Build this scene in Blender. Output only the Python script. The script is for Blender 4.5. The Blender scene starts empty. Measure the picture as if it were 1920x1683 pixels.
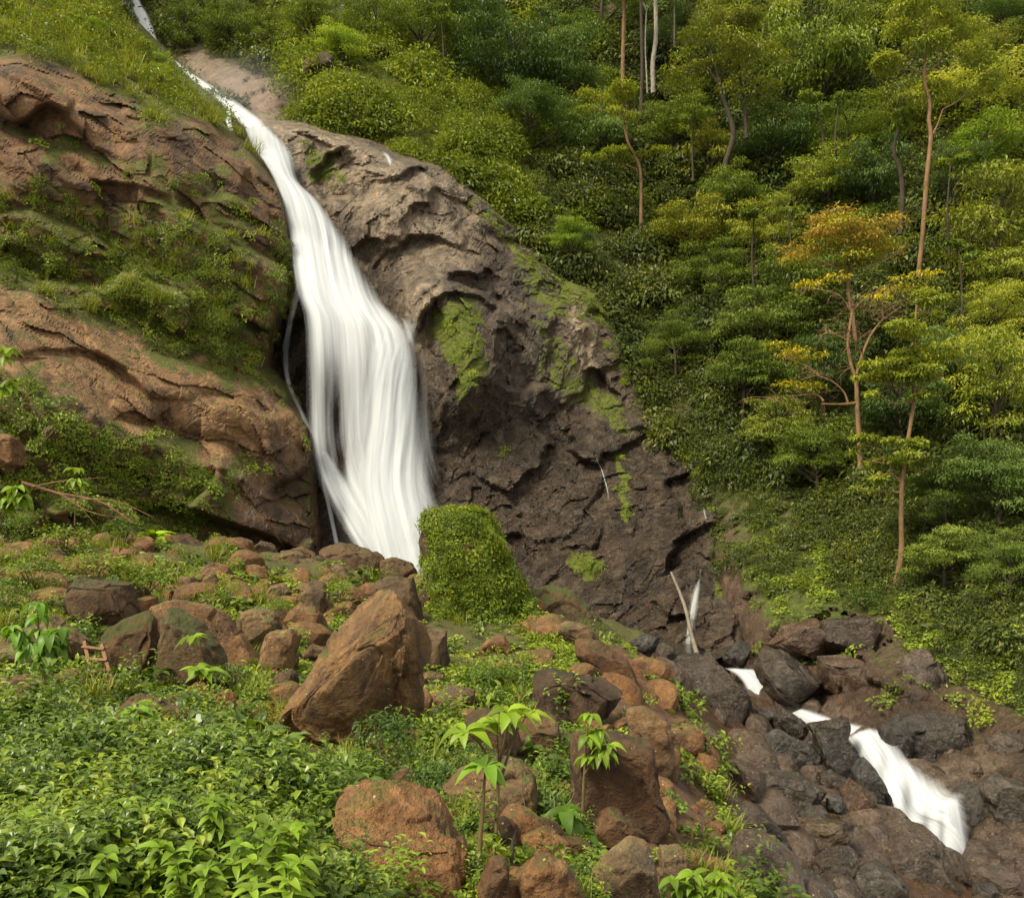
import bpy, math
import numpy as np
from mathutils import Vector, Matrix

# ------------------------------------------------------------------ camera, sky, sun, exposure
scene = bpy.context.scene
COL = scene.collection
F, CX, HZ = 1663.0, 960.0, 986.0          # focal length, centre column and horizon row of the photograph
cam = bpy.data.cameras.new("camera")
cam.sensor_width = 36.0
cam.lens = 36.0 * F / 1920.0
cam.shift_y = (HZ - 841.5) / 1920.0       # rising front keeps the trunks upright
cam.clip_start = 0.1
cam.clip_end = 3000.0
camo = bpy.data.objects.new("camera", cam)
COL.objects.link(camo)
camo.rotation_euler = (math.radians(90), 0, 0)
scene.camera = camo

SUN_EL, SUN_AZ = math.radians(52), math.radians(-128)   # azimuth from +Y towards +X: behind and left of the camera
world = bpy.data.worlds.new("World")
scene.world = world
world.use_nodes = True
wn = world.node_tree
wn.nodes.clear()
w_out = wn.nodes.new("ShaderNodeOutputWorld")
w_bg = wn.nodes.new("ShaderNodeBackground")
w_sky = wn.nodes.new("ShaderNodeTexSky")
w_sky.sky_type = 'NISHITA'
w_sky.sun_disc = False
w_sky.sun_elevation = SUN_EL
w_sky.sun_rotation = SUN_AZ
w_sky.air_density = 1.0
w_sky.dust_density = 6.0
w_sky.ozone_density = 0.6
w_mix = wn.nodes.new("ShaderNodeMixRGB")      # thin bright cloud: most of the blue is veiled
w_mix.inputs[0].default_value = 0.72
w_mix.inputs[2].default_value = (7.3, 7.05, 6.4, 1)
w_bg.inputs["Strength"].default_value = 0.105
wn.links.new(w_sky.outputs[0], w_mix.inputs[1])
wn.links.new(w_mix.outputs[0], w_bg.inputs["Color"])
wn.links.new(w_bg.outputs[0], w_out.inputs["Surface"])

sun = bpy.data.lights.new("sun", 'SUN')
sun.energy = 4.0
sun.angle = math.radians(18)
sun.color = (1.0, 0.93, 0.74)
suno = bpy.data.objects.new("sun", sun)
COL.objects.link(suno)
sd = Vector((math.sin(SUN_AZ) * math.cos(SUN_EL), math.cos(SUN_AZ) * math.cos(SUN_EL), math.sin(SUN_EL)))
suno.rotation_euler = sd.to_track_quat('Z', 'Y').to_euler()
suno.location = sd * 60

scene.view_settings.view_transform = 'Standard'
scene.view_settings.look = 'None'
scene.view_settings.exposure = 0.62
scene.view_settings.gamma = 1.0
scene.view_settings.use_curve_mapping = False
scene.render.engine = 'CYCLES'
cy = scene.cycles
cy.max_bounces = 5
cy.diffuse_bounces = 2
cy.glossy_bounces = 2
cy.transmission_bounces = 3
cy.transparent_max_bounces = 24
cy.volume_bounces = 0
cy.caustics_reflective = False
cy.caustics_refractive = False
cy.use_denoising = True
cy.use_adaptive_sampling = True
cy.adaptive_threshold = 0.03
cy.sample_clamp_indirect = 6.0

rng = np.random.default_rng(11)

# ------------------------------------------------------------------ numeric helpers
def P(px, py, Y):
    """point of the place seen at photo pixel (px, py), Y metres in front of the camera"""
    return np.stack(np.broadcast_arrays((np.asarray(px, float) - CX) / F * Y, np.asarray(Y, float), (HZ - np.asarray(py, float)) / F * Y), -1)

_perm = np.random.default_rng(3).permutation(256)
_grad = np.random.default_rng(4).normal(size=(256, 3))
_grad /= np.linalg.norm(_grad, axis=1)[:, None]
_rnd = np.random.default_rng(5).random((256, 4))

def _hash(i, j, k):
    return _perm[(_perm[(_perm[i & 255] + j) & 255] + k) & 255]

def perlin(p):
    p = np.asarray(p, float)
    i = np.floor(p).astype(int)
    f = p - i
    w = f * f * f * (f * (f * 6 - 15) + 10)
    out = np.zeros(p.shape[:-1])
    for dx in (0, 1):
        for dy in (0, 1):
            for dz in (0, 1):
                g = _grad[_hash(i[..., 0] + dx, i[..., 1] + dy, i[..., 2] + dz)]
                d = f - (dx, dy, dz)
                ww = (w[..., 0] if dx else 1 - w[..., 0]) * (w[..., 1] if dy else 1 - w[..., 1]) * (w[..., 2] if dz else 1 - w[..., 2])
                out += ww * (g * d).sum(-1)
    return out * 1.5

def fbm(p, octv=5, gain=0.5, lac=2.03):
    p = np.asarray(p, float)
    out = np.zeros(p.shape[:-1]); a = 1.0
    for o in range(octv):
        out += a * perlin(p + 17.3 * o)
        p = p * lac; a *= gain
    return out

def ridged(p, octv=5, gain=0.5):
    p = np.asarray(p, float)
    out = np.zeros(p.shape[:-1]); a = 1.0
    for o in range(octv):
        out += a * (1 - 2 * np.abs(perlin(p + 9.1 * o)))
        p = p * 2.1; a *= gain
    return out * 0.5

def worley(p):
    """F1, F2, id-random(4), offset to nearest seed"""
    p = np.asarray(p, float)
    i = np.floor(p).astype(int)
    f1 = np.full(p.shape[:-1], 9.0); f2 = f1.copy()
    rid = np.zeros(p.shape[:-1], int); off = np.zeros(p.shape)
    for dx in (-1, 0, 1):
        for dy in (-1, 0, 1):
            for dz in (-1, 0, 1):
                c = i + (dx, dy, dz)
                h = _hash(c[..., 0], c[..., 1], c[..., 2])
                v = c + 0.1 + 0.8 * _rnd[h][..., :3] - p
                d = np.sqrt((v * v).sum(-1))
                near = d < f1
                f2 = np.where(near, f1, np.minimum(f2, d))
                rid = np.where(near, h, rid)
                off = np.where(near[..., None], v, off)
                f1 = np.where(near, d, f1)
    return f1, f2, _rnd[_perm[rid]], off

def blocks(p, amp_off=0.6, amp_tilt=0.5, groove=0.12):
    """height of a rock face broken into tilted facets"""
    f1, f2, r, off = worley(p)
    t = (off * (r[..., :3] * 2 - 1)).sum(-1)
    edge = np.clip((f2 - f1) / 0.18, 0, 1)
    return amp_off * (r[..., 3] - 0.5) + amp_tilt * t - groove * (1 - edge) ** 2

def blur2(a, r, n=2):
    for _ in range(n):
        for ax in (0, 1):
            b = np.concatenate([np.repeat(a.take([0], ax), r + 1, ax), a, np.repeat(a.take([-1], ax), r, ax)], ax)
            c = np.cumsum(b, ax); w = 2 * r + 1
            a = (c.take(range(w, c.shape[ax]), ax) - c.take(range(0, c.shape[ax] - w), ax)) / w
    return a

def rbf_fit(xy, v, smooth=0.0):
    xy = np.asarray(xy, float); v = np.asarray(v, float); n = len(xy)
    r2 = ((xy[:, None] - xy[None]) ** 2).sum(-1)
    K = 0.5 * r2 * np.log(r2 + 1e-12) + smooth * np.eye(n)
    Pm = np.c_[np.ones(n), xy]
    A = np.zeros((n + 3, n + 3)); A[:n, :n] = K; A[:n, n:] = Pm; A[n:, :n] = Pm.T
    sol = np.linalg.solve(A, np.r_[v, 0, 0, 0])
    def ev(q):
        q = np.asarray(q, float); sh = q.shape[:-1]; q = q.reshape(-1, 2)
        out = sol[n] + q @ sol[n + 1:]
        for k in range(n):
            d = ((q - xy[k]) ** 2).sum(-1)
            out = out + sol[k] * 0.5 * d * np.log(d + 1e-12)
        return out.reshape(sh)
    return ev

def inpoly(px, py, poly):
    px = np.asarray(px, float); py = np.asarray(py, float)
    res = np.zeros(np.broadcast(px, py).shape, bool)
    n = len(poly)
    for a in range(n):
        x1, y1 = poly[a]; x2, y2 = poly[(a + 1) % n]
        if y1 == y2: continue
        c = ((y1 > py) != (y2 > py)) & (px < (x2 - x1) * (py - y1) / (y2 - y1) + x1)
        res ^= c
    return res

def polydist(px, py, poly, closed=True):
    px = np.asarray(px, float); py = np.asarray(py, float)
    best = np.full(np.broadcast(px, py).shape, 1e9)
    n = len(poly)
    for a in range(n if closed else n - 1):
        x1, y1 = poly[a]; x2, y2 = poly[(a + 1) % n]
        dx, dy = x2 - x1, y2 - y1
        t = np.clip(((px - x1) * dx + (py - y1) * dy) / (dx * dx + dy * dy + 1e-9), 0, 1)
        best = np.minimum(best, np.hypot(px - x1 - t * dx, py - y1 - t * dy))
    return best

def sdpoly(px, py, poly):
    """positive outside"""
    d = polydist(px, py, poly)
    return np.where(inpoly(px, py, poly), -d, d)

def softpoly(px, py, poly, w=20.0):
    return np.clip(0.5 - sdpoly(px, py, poly) / (2 * w), 0, 1)

def smooth01(x):
    x = np.clip(x, 0, 1); return x * x * (3 - 2 * x)

# ------------------------------------------------------------------ object helpers
def mesh_data(name, verts, faces, mat=None, smooth=True, attrs=None):
    """faces: (n,3) or (n,4) array, or a list of such arrays"""
    me = bpy.data.meshes.new(name)
    verts = np.ascontiguousarray(verts, np.float32).reshape(-1, 3)
    fl = faces if isinstance(faces, list) else [faces]
    fl = [np.asarray(f, np.int32) for f in fl if len(f)]
    me.vertices.add(len(verts)); me.vertices.foreach_set("co", verts.ravel())
    tot = np.concatenate([np.full(len(f), f.shape[1], np.int32) for f in fl])
    idx = np.concatenate([f.ravel() for f in fl])
    me.loops.add(len(idx)); me.loops.foreach_set("vertex_index", idx)
    me.polygons.add(len(tot))
    me.polygons.foreach_set("loop_start", np.concatenate([[0], np.cumsum(tot)[:-1]]).astype(np.int32))
    me.polygons.foreach_set("loop_total", tot)
    me.polygons.foreach_set("use_smooth", np.full(len(tot), smooth, bool))
    for k, a in (attrs or {}).items():
        a = np.asarray(a, np.float32)
        if a.ndim == 1:
            at = me.attributes.new(k, 'FLOAT', 'POINT'); at.data.foreach_set("value", a)
        else:
            at = me.attributes.new(k, 'FLOAT_VECTOR', 'POINT'); at.data.foreach_set("vector", a.ravel())
    me.update(calc_edges=True); me.validate()
    if mat: me.materials.append(mat)
    return me

def link(name, data, parent=None, **props):
    o = bpy.data.objects.new(name, data); COL.objects.link(o)
    if parent is not None: o.parent = parent
    for k, v in props.items():
        if v is not None: o[k] = v
    return o

def thing(name, label, cat, loc=(0, 0, 0), group=None):
    o = link(name, None, label=label, category=cat, group=group)
    o.location = loc; o.empty_display_size = 0.2
    return o

def gridfaces(nv, nu, off=0):
    i = np.arange(nv - 1)[:, None] * nu + np.arange(nu - 1)[None]
    i = i.ravel() + off
    return np.stack([i, i + 1, i + nu + 1, i + nu], -1)

def tube(path, radii, sides=7, wob=0.0):
    """verts, quads of a tapered tube along a path"""
    path = np.asarray(path, float); n = len(path)
    radii = np.interp(np.linspace(0, 1, n), np.linspace(0, 1, len(np.atleast_1d(radii))), np.atleast_1d(radii))
    t = np.gradient(path, axis=0); t /= np.linalg.norm(t, axis=1)[:, None] + 1e-9
    ref = np.array([0.31, 0.95, 0.05]) if abs(t[:, 2]).mean() > 0.5 else np.array([0.05, 0.1, 0.99])
    a = np.cross(t, ref); a /= np.linalg.norm(a, axis=1)[:, None] + 1e-9
    b = np.cross(t, a)
    th = np.arange(sides) / sides * 2 * np.pi
    rr = radii[:, None] * (1 + wob * rng.normal(size=(n, sides)))
    v = path[:, None] + rr[..., None] * (np.cos(th)[None, :, None] * a[:, None] + np.sin(th)[None, :, None] * b[:, None])
    f = []
    for k in range(sides):
        k2 = (k + 1) % sides
        i = np.arange(n - 1) * sides
        f.append(np.stack([i + k, i + k2, i + sides + k2, i + sides + k], -1))
    f = np.concatenate(f)
    return v.reshape(-1, 3), f

def smooth_path(pts, n):
    """Catmull-Rom through pts"""
    pts = np.asarray(pts, float)
    if len(pts) < 3:
        return pts[0] + (pts[-1] - pts[0]) * np.linspace(0, 1, n)[:, None]
    q = np.vstack([2 * pts[0] - pts[1], pts, 2 * pts[-1] - pts[-2]])
    u = np.linspace(0, len(pts) - 1 - 1e-6, n); k = u.astype(int); f = (u - k)[:, None]
    p0, p1, p2, p3 = q[k], q[k + 1], q[k + 2], q[k + 3]
    return 0.5 * (2 * p1 + (p2 - p0) * f + (2 * p0 - 5 * p1 + 4 * p2 - p3) * f ** 2 + (3 * p1 - p0 - 3 * p2 + p3) * f ** 3)

def join(parts):
    vs, fs, o = [], [], 0
    for v, f in parts:
        vs.append(v); fs.append(np.asarray(f) + o); o += len(v)
    return np.concatenate(vs), np.concatenate(fs)

# ------------------------------------------------------------------ materials
class NT:
    def __init__(s, name):
        s.mat = bpy.data.materials.new(name); s.mat.use_nodes = True
        s.t = s.mat.node_tree; s.t.nodes.clear()
        s.out = s.t.nodes.new("ShaderNodeOutputMaterial")
    def n(s, typ, ins=None, **kw):
        nd = s.t.nodes.new(typ)
        for k, v in kw.items(): setattr(nd, k, v)
        for k, v in (ins or {}).items():
            if isinstance(v, bpy.types.NodeSocket): s.t.links.new(v, nd.inputs[k])
            else: nd.inputs[k].default_value = v
        return nd
    def math(s, op, a, b=0.0, c=None, clamp=False):
        nd = s.n("ShaderNodeMath", operation=op, use_clamp=clamp)
        for i, v in enumerate((a, b, c)):
            if v is None: continue
            if isinstance(v, bpy.types.NodeSocket): s.t.links.new(v, nd.inputs[i])
            else: nd.inputs[i].default_value = v
        return nd.outputs[0]
    def mix(s, f, a, b, mode='MIX'):
        nd = s.n("ShaderNodeMixRGB", blend_type=mode)
        for i, v in enumerate((f, a, b)):
            if isinstance(v, bpy.types.NodeSocket): s.t.links.new(v, nd.inputs[i])
            elif i == 0: nd.inputs[0].default_value = v
            else: nd.inputs[i].default_value = (*v, 1) if len(v) == 3 else v
        return nd.outputs[0]
    def noise(s, vec, scale, detail=4, rough=0.55, dist=0.0):
        nd = s.n("ShaderNodeTexNoise", {"Scale": scale, "Detail": detail, "Roughness": rough, "Distortion": dist})
        s.t.links.new(vec, nd.inputs["Vector"])
        return nd.outputs["Fac"]
    def ramp(s, f, lo, hi, a=0.0, b=1.0):
        nd = s.n("ShaderNodeMapRange", {"From Min": lo, "From Max": hi, "To Min": a, "To Max": b})
        nd.clamp = True
        s.t.links.new(f, nd.inputs["Value"])
        return nd.outputs[0]
    def attr(s, name):
        return s.n("ShaderNodeAttribute", attribute_name=name).outputs["Fac"]
    def scale(s, vec, sc):
        nd = s.n("ShaderNodeVectorMath", operation='MULTIPLY'); s.t.links.new(vec, nd.inputs[0]); nd.inputs[1].default_value = sc
        return nd.outputs[0]
    def surf(s, sh): s.t.links.new(sh, s.out.inputs["Surface"]); return s.mat

def rock_mat(name, c1, c2, c3, moss_c=(0.085, 0.12, 0.016), moss_c2=(0.17, 0.19, 0.03), up_moss=0.0, size=1.0, streak=0.5, rough=0.85,
             wet=0.0, dark=(0.035, 0.022, 0.014), bump=1.0, speck=0.0, obj_tint=False, pale=None, crk=0.8, runs=0.0):
    m = NT(name)
    geo = m.n("ShaderNodeNewGeometry"); pos = geo.outputs["Position"]
    big = m.noise(pos, 0.35 / size, 4, 0.6)
    mid = m.noise(pos, 1.7 / size, 5, 0.65, 0.4)
    fine = m.noise(pos, 11.0 / size, 4, 0.7)
    col = m.mix(m.ramp(big, 0.38, 0.62), c1, c2)
    col = m.mix(m.ramp(mid, 0.45, 0.72), col, c3)
    if pale is not None:
        col = m.mix(m.math('MULTIPLY', m.attr("pale"), m.ramp(mid, 0.30, 0.62, 0.35, 1.0)), col, pale)
    st = m.noise(m.scale(pos, (1.0, 1.0, 0.12)), 1.6 / size, 4, 0.65)
    col = m.mix(m.math('MULTIPLY', m.ramp(st, 0.48, 0.68), streak), col, dark)
    if runs > 0:      # mineral runs down the face
        st2 = m.noise(m.scale(pos, (1.0, 1.0, 0.07)), 3.4 / size, 4, 0.6)
        col = m.mix(m.math('MULTIPLY', m.ramp(st2, 0.55, 0.72), runs), col, (0.30, 0.26, 0.21))
    cr = m.noise(pos, 4.0 / size, 5, 0.75, 0.8)
    col = m.mix(m.ramp(cr, 0.30, 0.46, 0.75, 0.0), col, dark)
    col = m.mix(0.6, col, m.mix(1.0, col, m.n("ShaderNodeCombineColor", {0: m.ramp(fine, 0.28, 0.72, 0.35, 1.65), 1: m.ramp(fine, 0.28, 0.72, 0.35, 1.65), 2: m.ramp(fine, 0.28, 0.72, 0.35, 1.65)}).outputs[0], 'MULTIPLY'))
    wetf = m.math('ADD', m.attr("wet"), wet, clamp=True)
    col = m.mix(wetf, col, m.mix(1.0, col, (0.52, 0.49, 0.46), 'MULTIPLY'))
    # moss: painted patches plus what settles on upward faces, broken up by noise
    nz = m.n("ShaderNodeSeparateXYZ", {0: geo.outputs["Normal"]}).outputs[2]
    mn = m.noise(pos, 2.6 / size, 4, 0.7)
    mm = m.math('ADD', m.attr("moss"), m.math('MULTIPLY', m.ramp(nz, 0.2, 0.9), up_moss))
    mm = m.math('ADD', mm, m.math('MULTIPLY_ADD', mn, 1.3, -1.15))
    mossf = m.ramp(mm, 0.0, 0.22)
    mc = m.mix(m.ramp(m.noise(pos, 6.0 / size, 3, 0.7), 0.35, 0.7), moss_c, moss_c2)
    col = m.mix(mossf, col, mc)
    if speck > 0:
        sp = m.n("ShaderNodeTexVoronoi", {"Scale": 9.0 / size}); m.t.links.new(pos, sp.inputs["Vector"])
        spf = m.math('LESS_THAN', sp.outputs["Distance"], 0.13)
        rare = m.math('GREATER_THAN', m.n("ShaderNodeSeparateColor", {0: sp.outputs["Color"]}).outputs[0], 1 - speck)
        col = m.mix(m.math('MULTIPLY', spf, rare), col, (0.42, 0.34, 0.16))
    if obj_tint:
        oi = m.n("ShaderNodeObjectInfo")
        col = m.mix(1.0, col, oi.outputs["Color"], 'MULTIPLY')
    r = m.math('MULTIPLY_ADD', wetf, -(rough - 0.22), rough)
    r = m.math('ADD', r, m.math('MULTIPLY', m.math('SUBTRACT', fine, 0.5), 0.35), clamp=True)
    r = m.math('MAXIMUM', r, m.math('MULTIPLY', mossf, 0.95))
    wv = m.n("ShaderNodeVectorMath", {0: pos, 1: m.n("ShaderNodeTexNoise", {"Vector": pos, "Scale": 1.4 / size, "Detail": 3.0}).outputs["Color"]}, operation='ADD').outputs[0]
    vc = m.n("ShaderNodeTexVoronoi", {"Vector": m.scale(wv, (1.0, 1.0, 0.45)), "Scale": 0.9 / size}, feature='DISTANCE_TO_EDGE').outputs["Distance"]
    crack = m.math('MAXIMUM', m.ramp(vc, 0.0, 0.035), m.ramp(mid, 0.47, 0.56))
    col = m.mix(m.math('MULTIPLY', m.math('SUBTRACT', 1.0, crack), m.math('MULTIPLY', m.math('SUBTRACT', 1.0, mossf), crk)), col, dark)
    bh = m.math('ADD', m.math('MULTIPLY_ADD', mid, 0.8, m.math('MULTIPLY', cr, 0.6)), m.math('MULTIPLY', fine, m.math('MULTIPLY_ADD', mossf, 0.35, 0.24)))
    bp = m.n("ShaderNodeBump", {"Strength": 0.85 * bump, "Distance": 0.22 * size, "Height": bh})
    b = m.n("ShaderNodeBsdfPrincipled", {"Base Color": col, "Roughness": r, "Normal": bp.outputs[0], "Specular IOR Level": 0.45})
    return m.surf(b.outputs[0])

def leaf_mat(name, c_dark, c_mid, c_light, patch=0.25, trans=0.3, rough=0.5, spec=0.35, use_obj=False, light_at=(0.55, 1.0)):
    """leaf colour: per-leaf variation 'lv', per-plant random, and slow drift over the hillside"""
    m = NT(name)
    oi = m.n("ShaderNodeObjectInfo")
    pos = m.n("ShaderNodeNewGeometry").outputs["Position"]
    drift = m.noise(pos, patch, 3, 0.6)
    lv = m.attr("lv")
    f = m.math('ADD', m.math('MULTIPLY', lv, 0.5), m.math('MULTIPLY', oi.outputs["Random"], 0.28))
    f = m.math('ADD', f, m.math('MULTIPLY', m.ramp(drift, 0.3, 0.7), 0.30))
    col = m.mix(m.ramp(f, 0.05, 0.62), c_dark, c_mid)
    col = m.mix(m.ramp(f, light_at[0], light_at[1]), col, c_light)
    if use_obj:
        col = m.mix(1.0, col, oi.outputs["Color"], 'MULTIPLY')
    b = m.n("ShaderNodeBsdfPrincipled", {"Base Color": col, "Roughness": rough, "Specular IOR Level": spec})
    tr = m.n("ShaderNodeBsdfTranslucent", {"Color": m.mix(1.0, col, (1.15, 1.1, 0.55), 'MULTIPLY')})
    mx = m.n("ShaderNodeMixShader", {0: trans, 1: b.outputs[0], 2: tr.outputs[0]})
    return m.surf(mx.outputs[0])

def bark_mat(name, c1, c2, scale=3.0):
    m = NT(name)
    pos = m.n("ShaderNodeNewGeometry").outputs["Position"]
    n1 = m.noise(m.scale(pos, (1, 1, 0.25)), scale * 2, 6, 0.7)
    n2 = m.noise(pos, scale * 0.4, 3, 0.6)
    col = m.mix(m.ramp(n1, 0.35, 0.65), c1, c2)
    col = m.mix(m.ramp(n2, 0.5, 0.7, 0, 0.5), col, (0.05, 0.06, 0.015))
    bp = m.n("ShaderNodeBump", {"Strength": 0.6, "Distance": 0.03, "Height": n1})
    b = m.n("ShaderNodeBsdfPrincipled", {"Base Color": col, "Roughness": 0.9, "Normal": bp.outputs[0], "Specular IOR Level": 0.2})
    return m.surf(b.outputs[0])

M_LEFT = rock_mat("left_cliff_rock", (0.076, 0.038, 0.014), (0.155, 0.075, 0.025), (0.215, 0.120, 0.048), size=2.4, streak=0.95, up_moss=0.42, pale=(0.265, 0.152, 0.066), bump=0.9, crk=0.5, moss_c=(0.060, 0.068, 0.010), moss_c2=(0.115, 0.115, 0.016))
M_CENTRE = rock_mat("wet_cliff_rock", (0.040, 0.030, 0.019), (0.082, 0.055, 0.031), (0.19, 0.140, 0.090), size=1.9, streak=0.7, up_moss=0.16, rough=0.42, wet=0.2,
                    moss_c=(0.085, 0.11, 0.010), moss_c2=(0.16, 0.18, 0.016), pale=(0.44, 0.335, 0.215), bump=1.4, crk=0.6, runs=0.28)
M_HILL = rock_mat("hillside_earth", (0.060, 0.040, 0.022), (0.115, 0.066, 0.036), (0.15, 0.095, 0.058), size=1.5, up_moss=0.36, streak=0.5, rough=0.58, pale=(0.24, 0.155, 0.095), bump=1.3, crk=0.5,
                  moss_c=(0.06, 0.085, 0.010), moss_c2=(0.12, 0.14, 0.016))
M_SOIL = rock_mat("red_soil", (0.085, 0.040, 0.018), (0.135, 0.064, 0.027), (0.115, 0.064, 0.032), size=0.7, up_moss=0.42, streak=0.2, speck=0.25, crk=0.0, moss_c=(0.045, 0.064, 0.009), moss_c2=(0.095, 0.11, 0.016))
M_RED = rock_mat("red_brown_rock", (0.125, 0.054, 0.017), (0.205, 0.092, 0.028), (0.25, 0.134, 0.047), size=0.8, up_moss=0.56, streak=0.8, speck=0.18, obj_tint=True, crk=0.10, moss_c=(0.070, 0.072, 0.010), moss_c2=(0.13, 0.12, 0.018), dark=(0.040, 0.022, 0.012))
M_WETROCK = rock_mat("wet_stream_rock", (0.060, 0.042, 0.028), (0.115, 0.074, 0.042), (0.185, 0.130, 0.085), size=0.9, up_moss=0.18, streak=0.35, rough=0.40, wet=0.6, speck=0.25, obj_tint=True, crk=0.3)
# ------------------------------------------------------------------ terrain sheets
class Sheet:
    """rock face given by depth control points over the view; built as a real 3-D surface"""
    def __init__(s, ctrl, box, step, outline=None, fall=0.35, soft=25.0):
        x0, x1, y0, y1 = box
        s.x0, s.y0, s.step = x0, y0, step; s.smooth = step > 3
        s.nx = int((x1 - x0) / step) + 1; s.ny = int((y1 - y0) / step) + 1
        s.px, s.py = np.meshgrid(x0 + np.arange(s.nx) * step, y0 + np.arange(s.ny) * step)
        c = np.array(ctrl, float)
        s.fun = rbf_fit(c[:, :2] / 500.0, c[:, 2], 0.002)
        s.outline, s.fall, s.soft = outline, fall, soft
        s.Y = s.depth(s.px, s.py)
        s.pos = P(s.px, s.py, s.Y)
    def depth(s, px, py):
        Y = s.fun(np.stack([np.asarray(px, float), np.asarray(py, float)], -1) / 500.0)
        if s.outline is not None:
            o = sdpoly(px, py, s.outline) + s.soft
            Y = Y + s.fall * np.where(o > 0, np.where(o < 2 * s.soft, o * o / (4 * s.soft), o - s.soft), 0)
        return np.clip(Y, 12, 260)
    def normals(s):
        dx = np.gradient(s.pos, axis=1); dy = np.gradient(s.pos, axis=0)
        n = np.cross(dy, dx)
        n /= np.linalg.norm(n, axis=-1)[..., None] + 1e-9
        flip = (n * s.pos).sum(-1) > 0
        n[flip] *= -1
        return n
    def displace(s, d):
        s.pos = P(s.px, s.py, s.Y - d)          # towards the viewer's side of the face
    def finish(s, name, mat, **attrs):
        s.N = s.normals()
        me = mesh_data(name, s.pos.reshape(-1, 3), gridfaces(s.ny, s.nx)[:, ::-1], mat, s.smooth, {k: v.ravel() for k, v in attrs.items()})
        return link(name, me, kind="structure")
    def at(s, px, py):
        u = np.clip((np.asarray(px, float) - s.x0) / s.step, 0, s.nx - 1.001); v = np.clip((np.asarray(py, float) - s.y0) / s.step, 0, s.ny - 1.001)
        i = u.astype(int); j = v.astype(int); fu = (u - i)[..., None]; fv = (v - j)[..., None]
        def bl(a):
            return (a[j, i] * (1 - fu) + a[j, i + 1] * fu) * (1 - fv) + (a[j + 1, i] * (1 - fu) + a[j + 1, i + 1] * fu) * fv
        n = bl(s.N); n /= np.linalg.norm(n, axis=-1)[..., None] + 1e-9
        return bl(s.pos), n

# paths of the falling water in the view (left edge, right edge), used to carve the channel too
W_MAIN_L = [(463, 240), (478, 275), (500, 303), (523, 345), (540, 400), (551, 440), (558, 490), (568, 545), (584, 592), (589, 660), (591, 740), (594, 830), (612, 900), (650, 980), (684, 1040), (705, 1085)]
W_MAIN_R = [(499, 236), (543, 285), (556, 340), (598, 385), (640, 448), (676, 515), (708, 568), (745, 602), (768, 630), (779, 670), (789, 740), (799, 820), (809, 900), (817, 970), (821, 1040), (824, 1085)]

# --- central cliff the water runs over
C_OUT = [(380, 200), (440, 218), (500, 234), (560, 238), (625, 262), (690, 272), (748, 300), (840, 322), (880, 350), (965, 430), (1050, 520), (1120, 550), (1160, 640), (1232, 790),
         (1312, 832), (1350, 950), (1345, 1060), (1400, 1180), (1420, 1400), (380, 1400)]
C = Sheet([(400, 130, 102), (470, 225, 75), (540, 300, 72.5), (600, 300, 71.5), (700, 290, 73), (820, 340, 73), (640, 400, 69.5), (560, 400, 70.5), (720, 420, 68), (850, 440, 70), (950, 450, 73),
           (690, 520, 68.2), (600, 520, 69.2), (780, 540, 64.8), (860, 560, 64.2), (1000, 560, 69), (1080, 600, 69), (800, 640, 62.8), (740, 640, 64.5), (640, 640, 67.2), (520, 560, 71), (540, 700, 69),
           (600, 800, 66), (700, 760, 64.3), (800, 760, 62.5), (880, 720, 61.5), (1000, 720, 65), (1130, 700, 69), (620, 900, 64), (720, 900, 62.8), (840, 900, 61.2), (980, 900, 61), (1120, 880, 62.5), (1230, 840, 64.5),
           (1330, 900, 60), (560, 980, 61.5), (720, 1040, 61), (850, 1050, 58.5), (1000, 1080, 56.5), (1150, 1080, 54.5), (1300, 1040, 52.5), (1380, 1120, 48.5), (1300, 1220, 46.5), (1150, 1220, 50), (1000, 1260, 53), (700, 1250, 58)],
          (380, 1430, 90, 1330), 3, C_OUT, fall=0.30, soft=16)
wpoly = W_MAIN_L + W_MAIN_R[::-1]
wm = np.clip(1 - np.maximum(sdpoly(C.px, C.py, wpoly), 0) / 30.0, 0, 1)
p = C.pos
rotp = p @ np.array([[0.86, 0, -0.5], [0, 1, 0], [0.5, 0, 0.86]]).T
d = 1.2 * ridged(p / np.array([9, 9, 18.0]), 3) - 0.3
wp = rotp + 0.9 * np.stack([fbm(p / 4, 3), fbm(p / 4 + 31, 3), fbm(p / 4 + 77, 3)], -1)
d += 2.1 * blocks(wp / np.array([4.6, 4.6, 7.5]), 0.55, 0.95)
d = blur2(d, 1, 1)
d += 0.40 * blocks(wp / np.array([1.4, 1.4, 3.6]) + 5, 0.5, 0.9)
d += 0.22 * fbm(p / 2.0, 3) + 0.03 * fbm(p / 0.4, 2)
d += 0.12 * blocks(wp / np.array([0.6, 0.6, 1.1]) + 8, 0.5, 0.8)
d *= 1 - 0.25 * smooth01((C.py - 600) / 200) * smooth01((C.px - 780) / 80)
d += 0.14 * blocks(wp / np.array([0.9, 0.9, 1.8]) + 15, 0.5, 0.9)
d *= (1 - 0.86 * wm) * np.clip(1 - np.maximum(sdpoly(C.px, C.py, C_OUT), 0) / 25, 0.1, 1)
d += 2.4 * softpoly(C.px, C.py, [(790, 540), (850, 515), (905, 560), (925, 680), (895, 790), (850, 760), (810, 660)], 45)     # the mossy nose beside the fall stands proud
d += 1.2 * softpoly(C.px, C.py, [(640, 270), (760, 300), (850, 340), (830, 400), (700, 390)], 40)
C.displace(d)
jx = C.px + 26 * fbm(p / 2.5, 3); jy = C.py + 26 * fbm(p / 2.5 + 40, 3)
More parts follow.
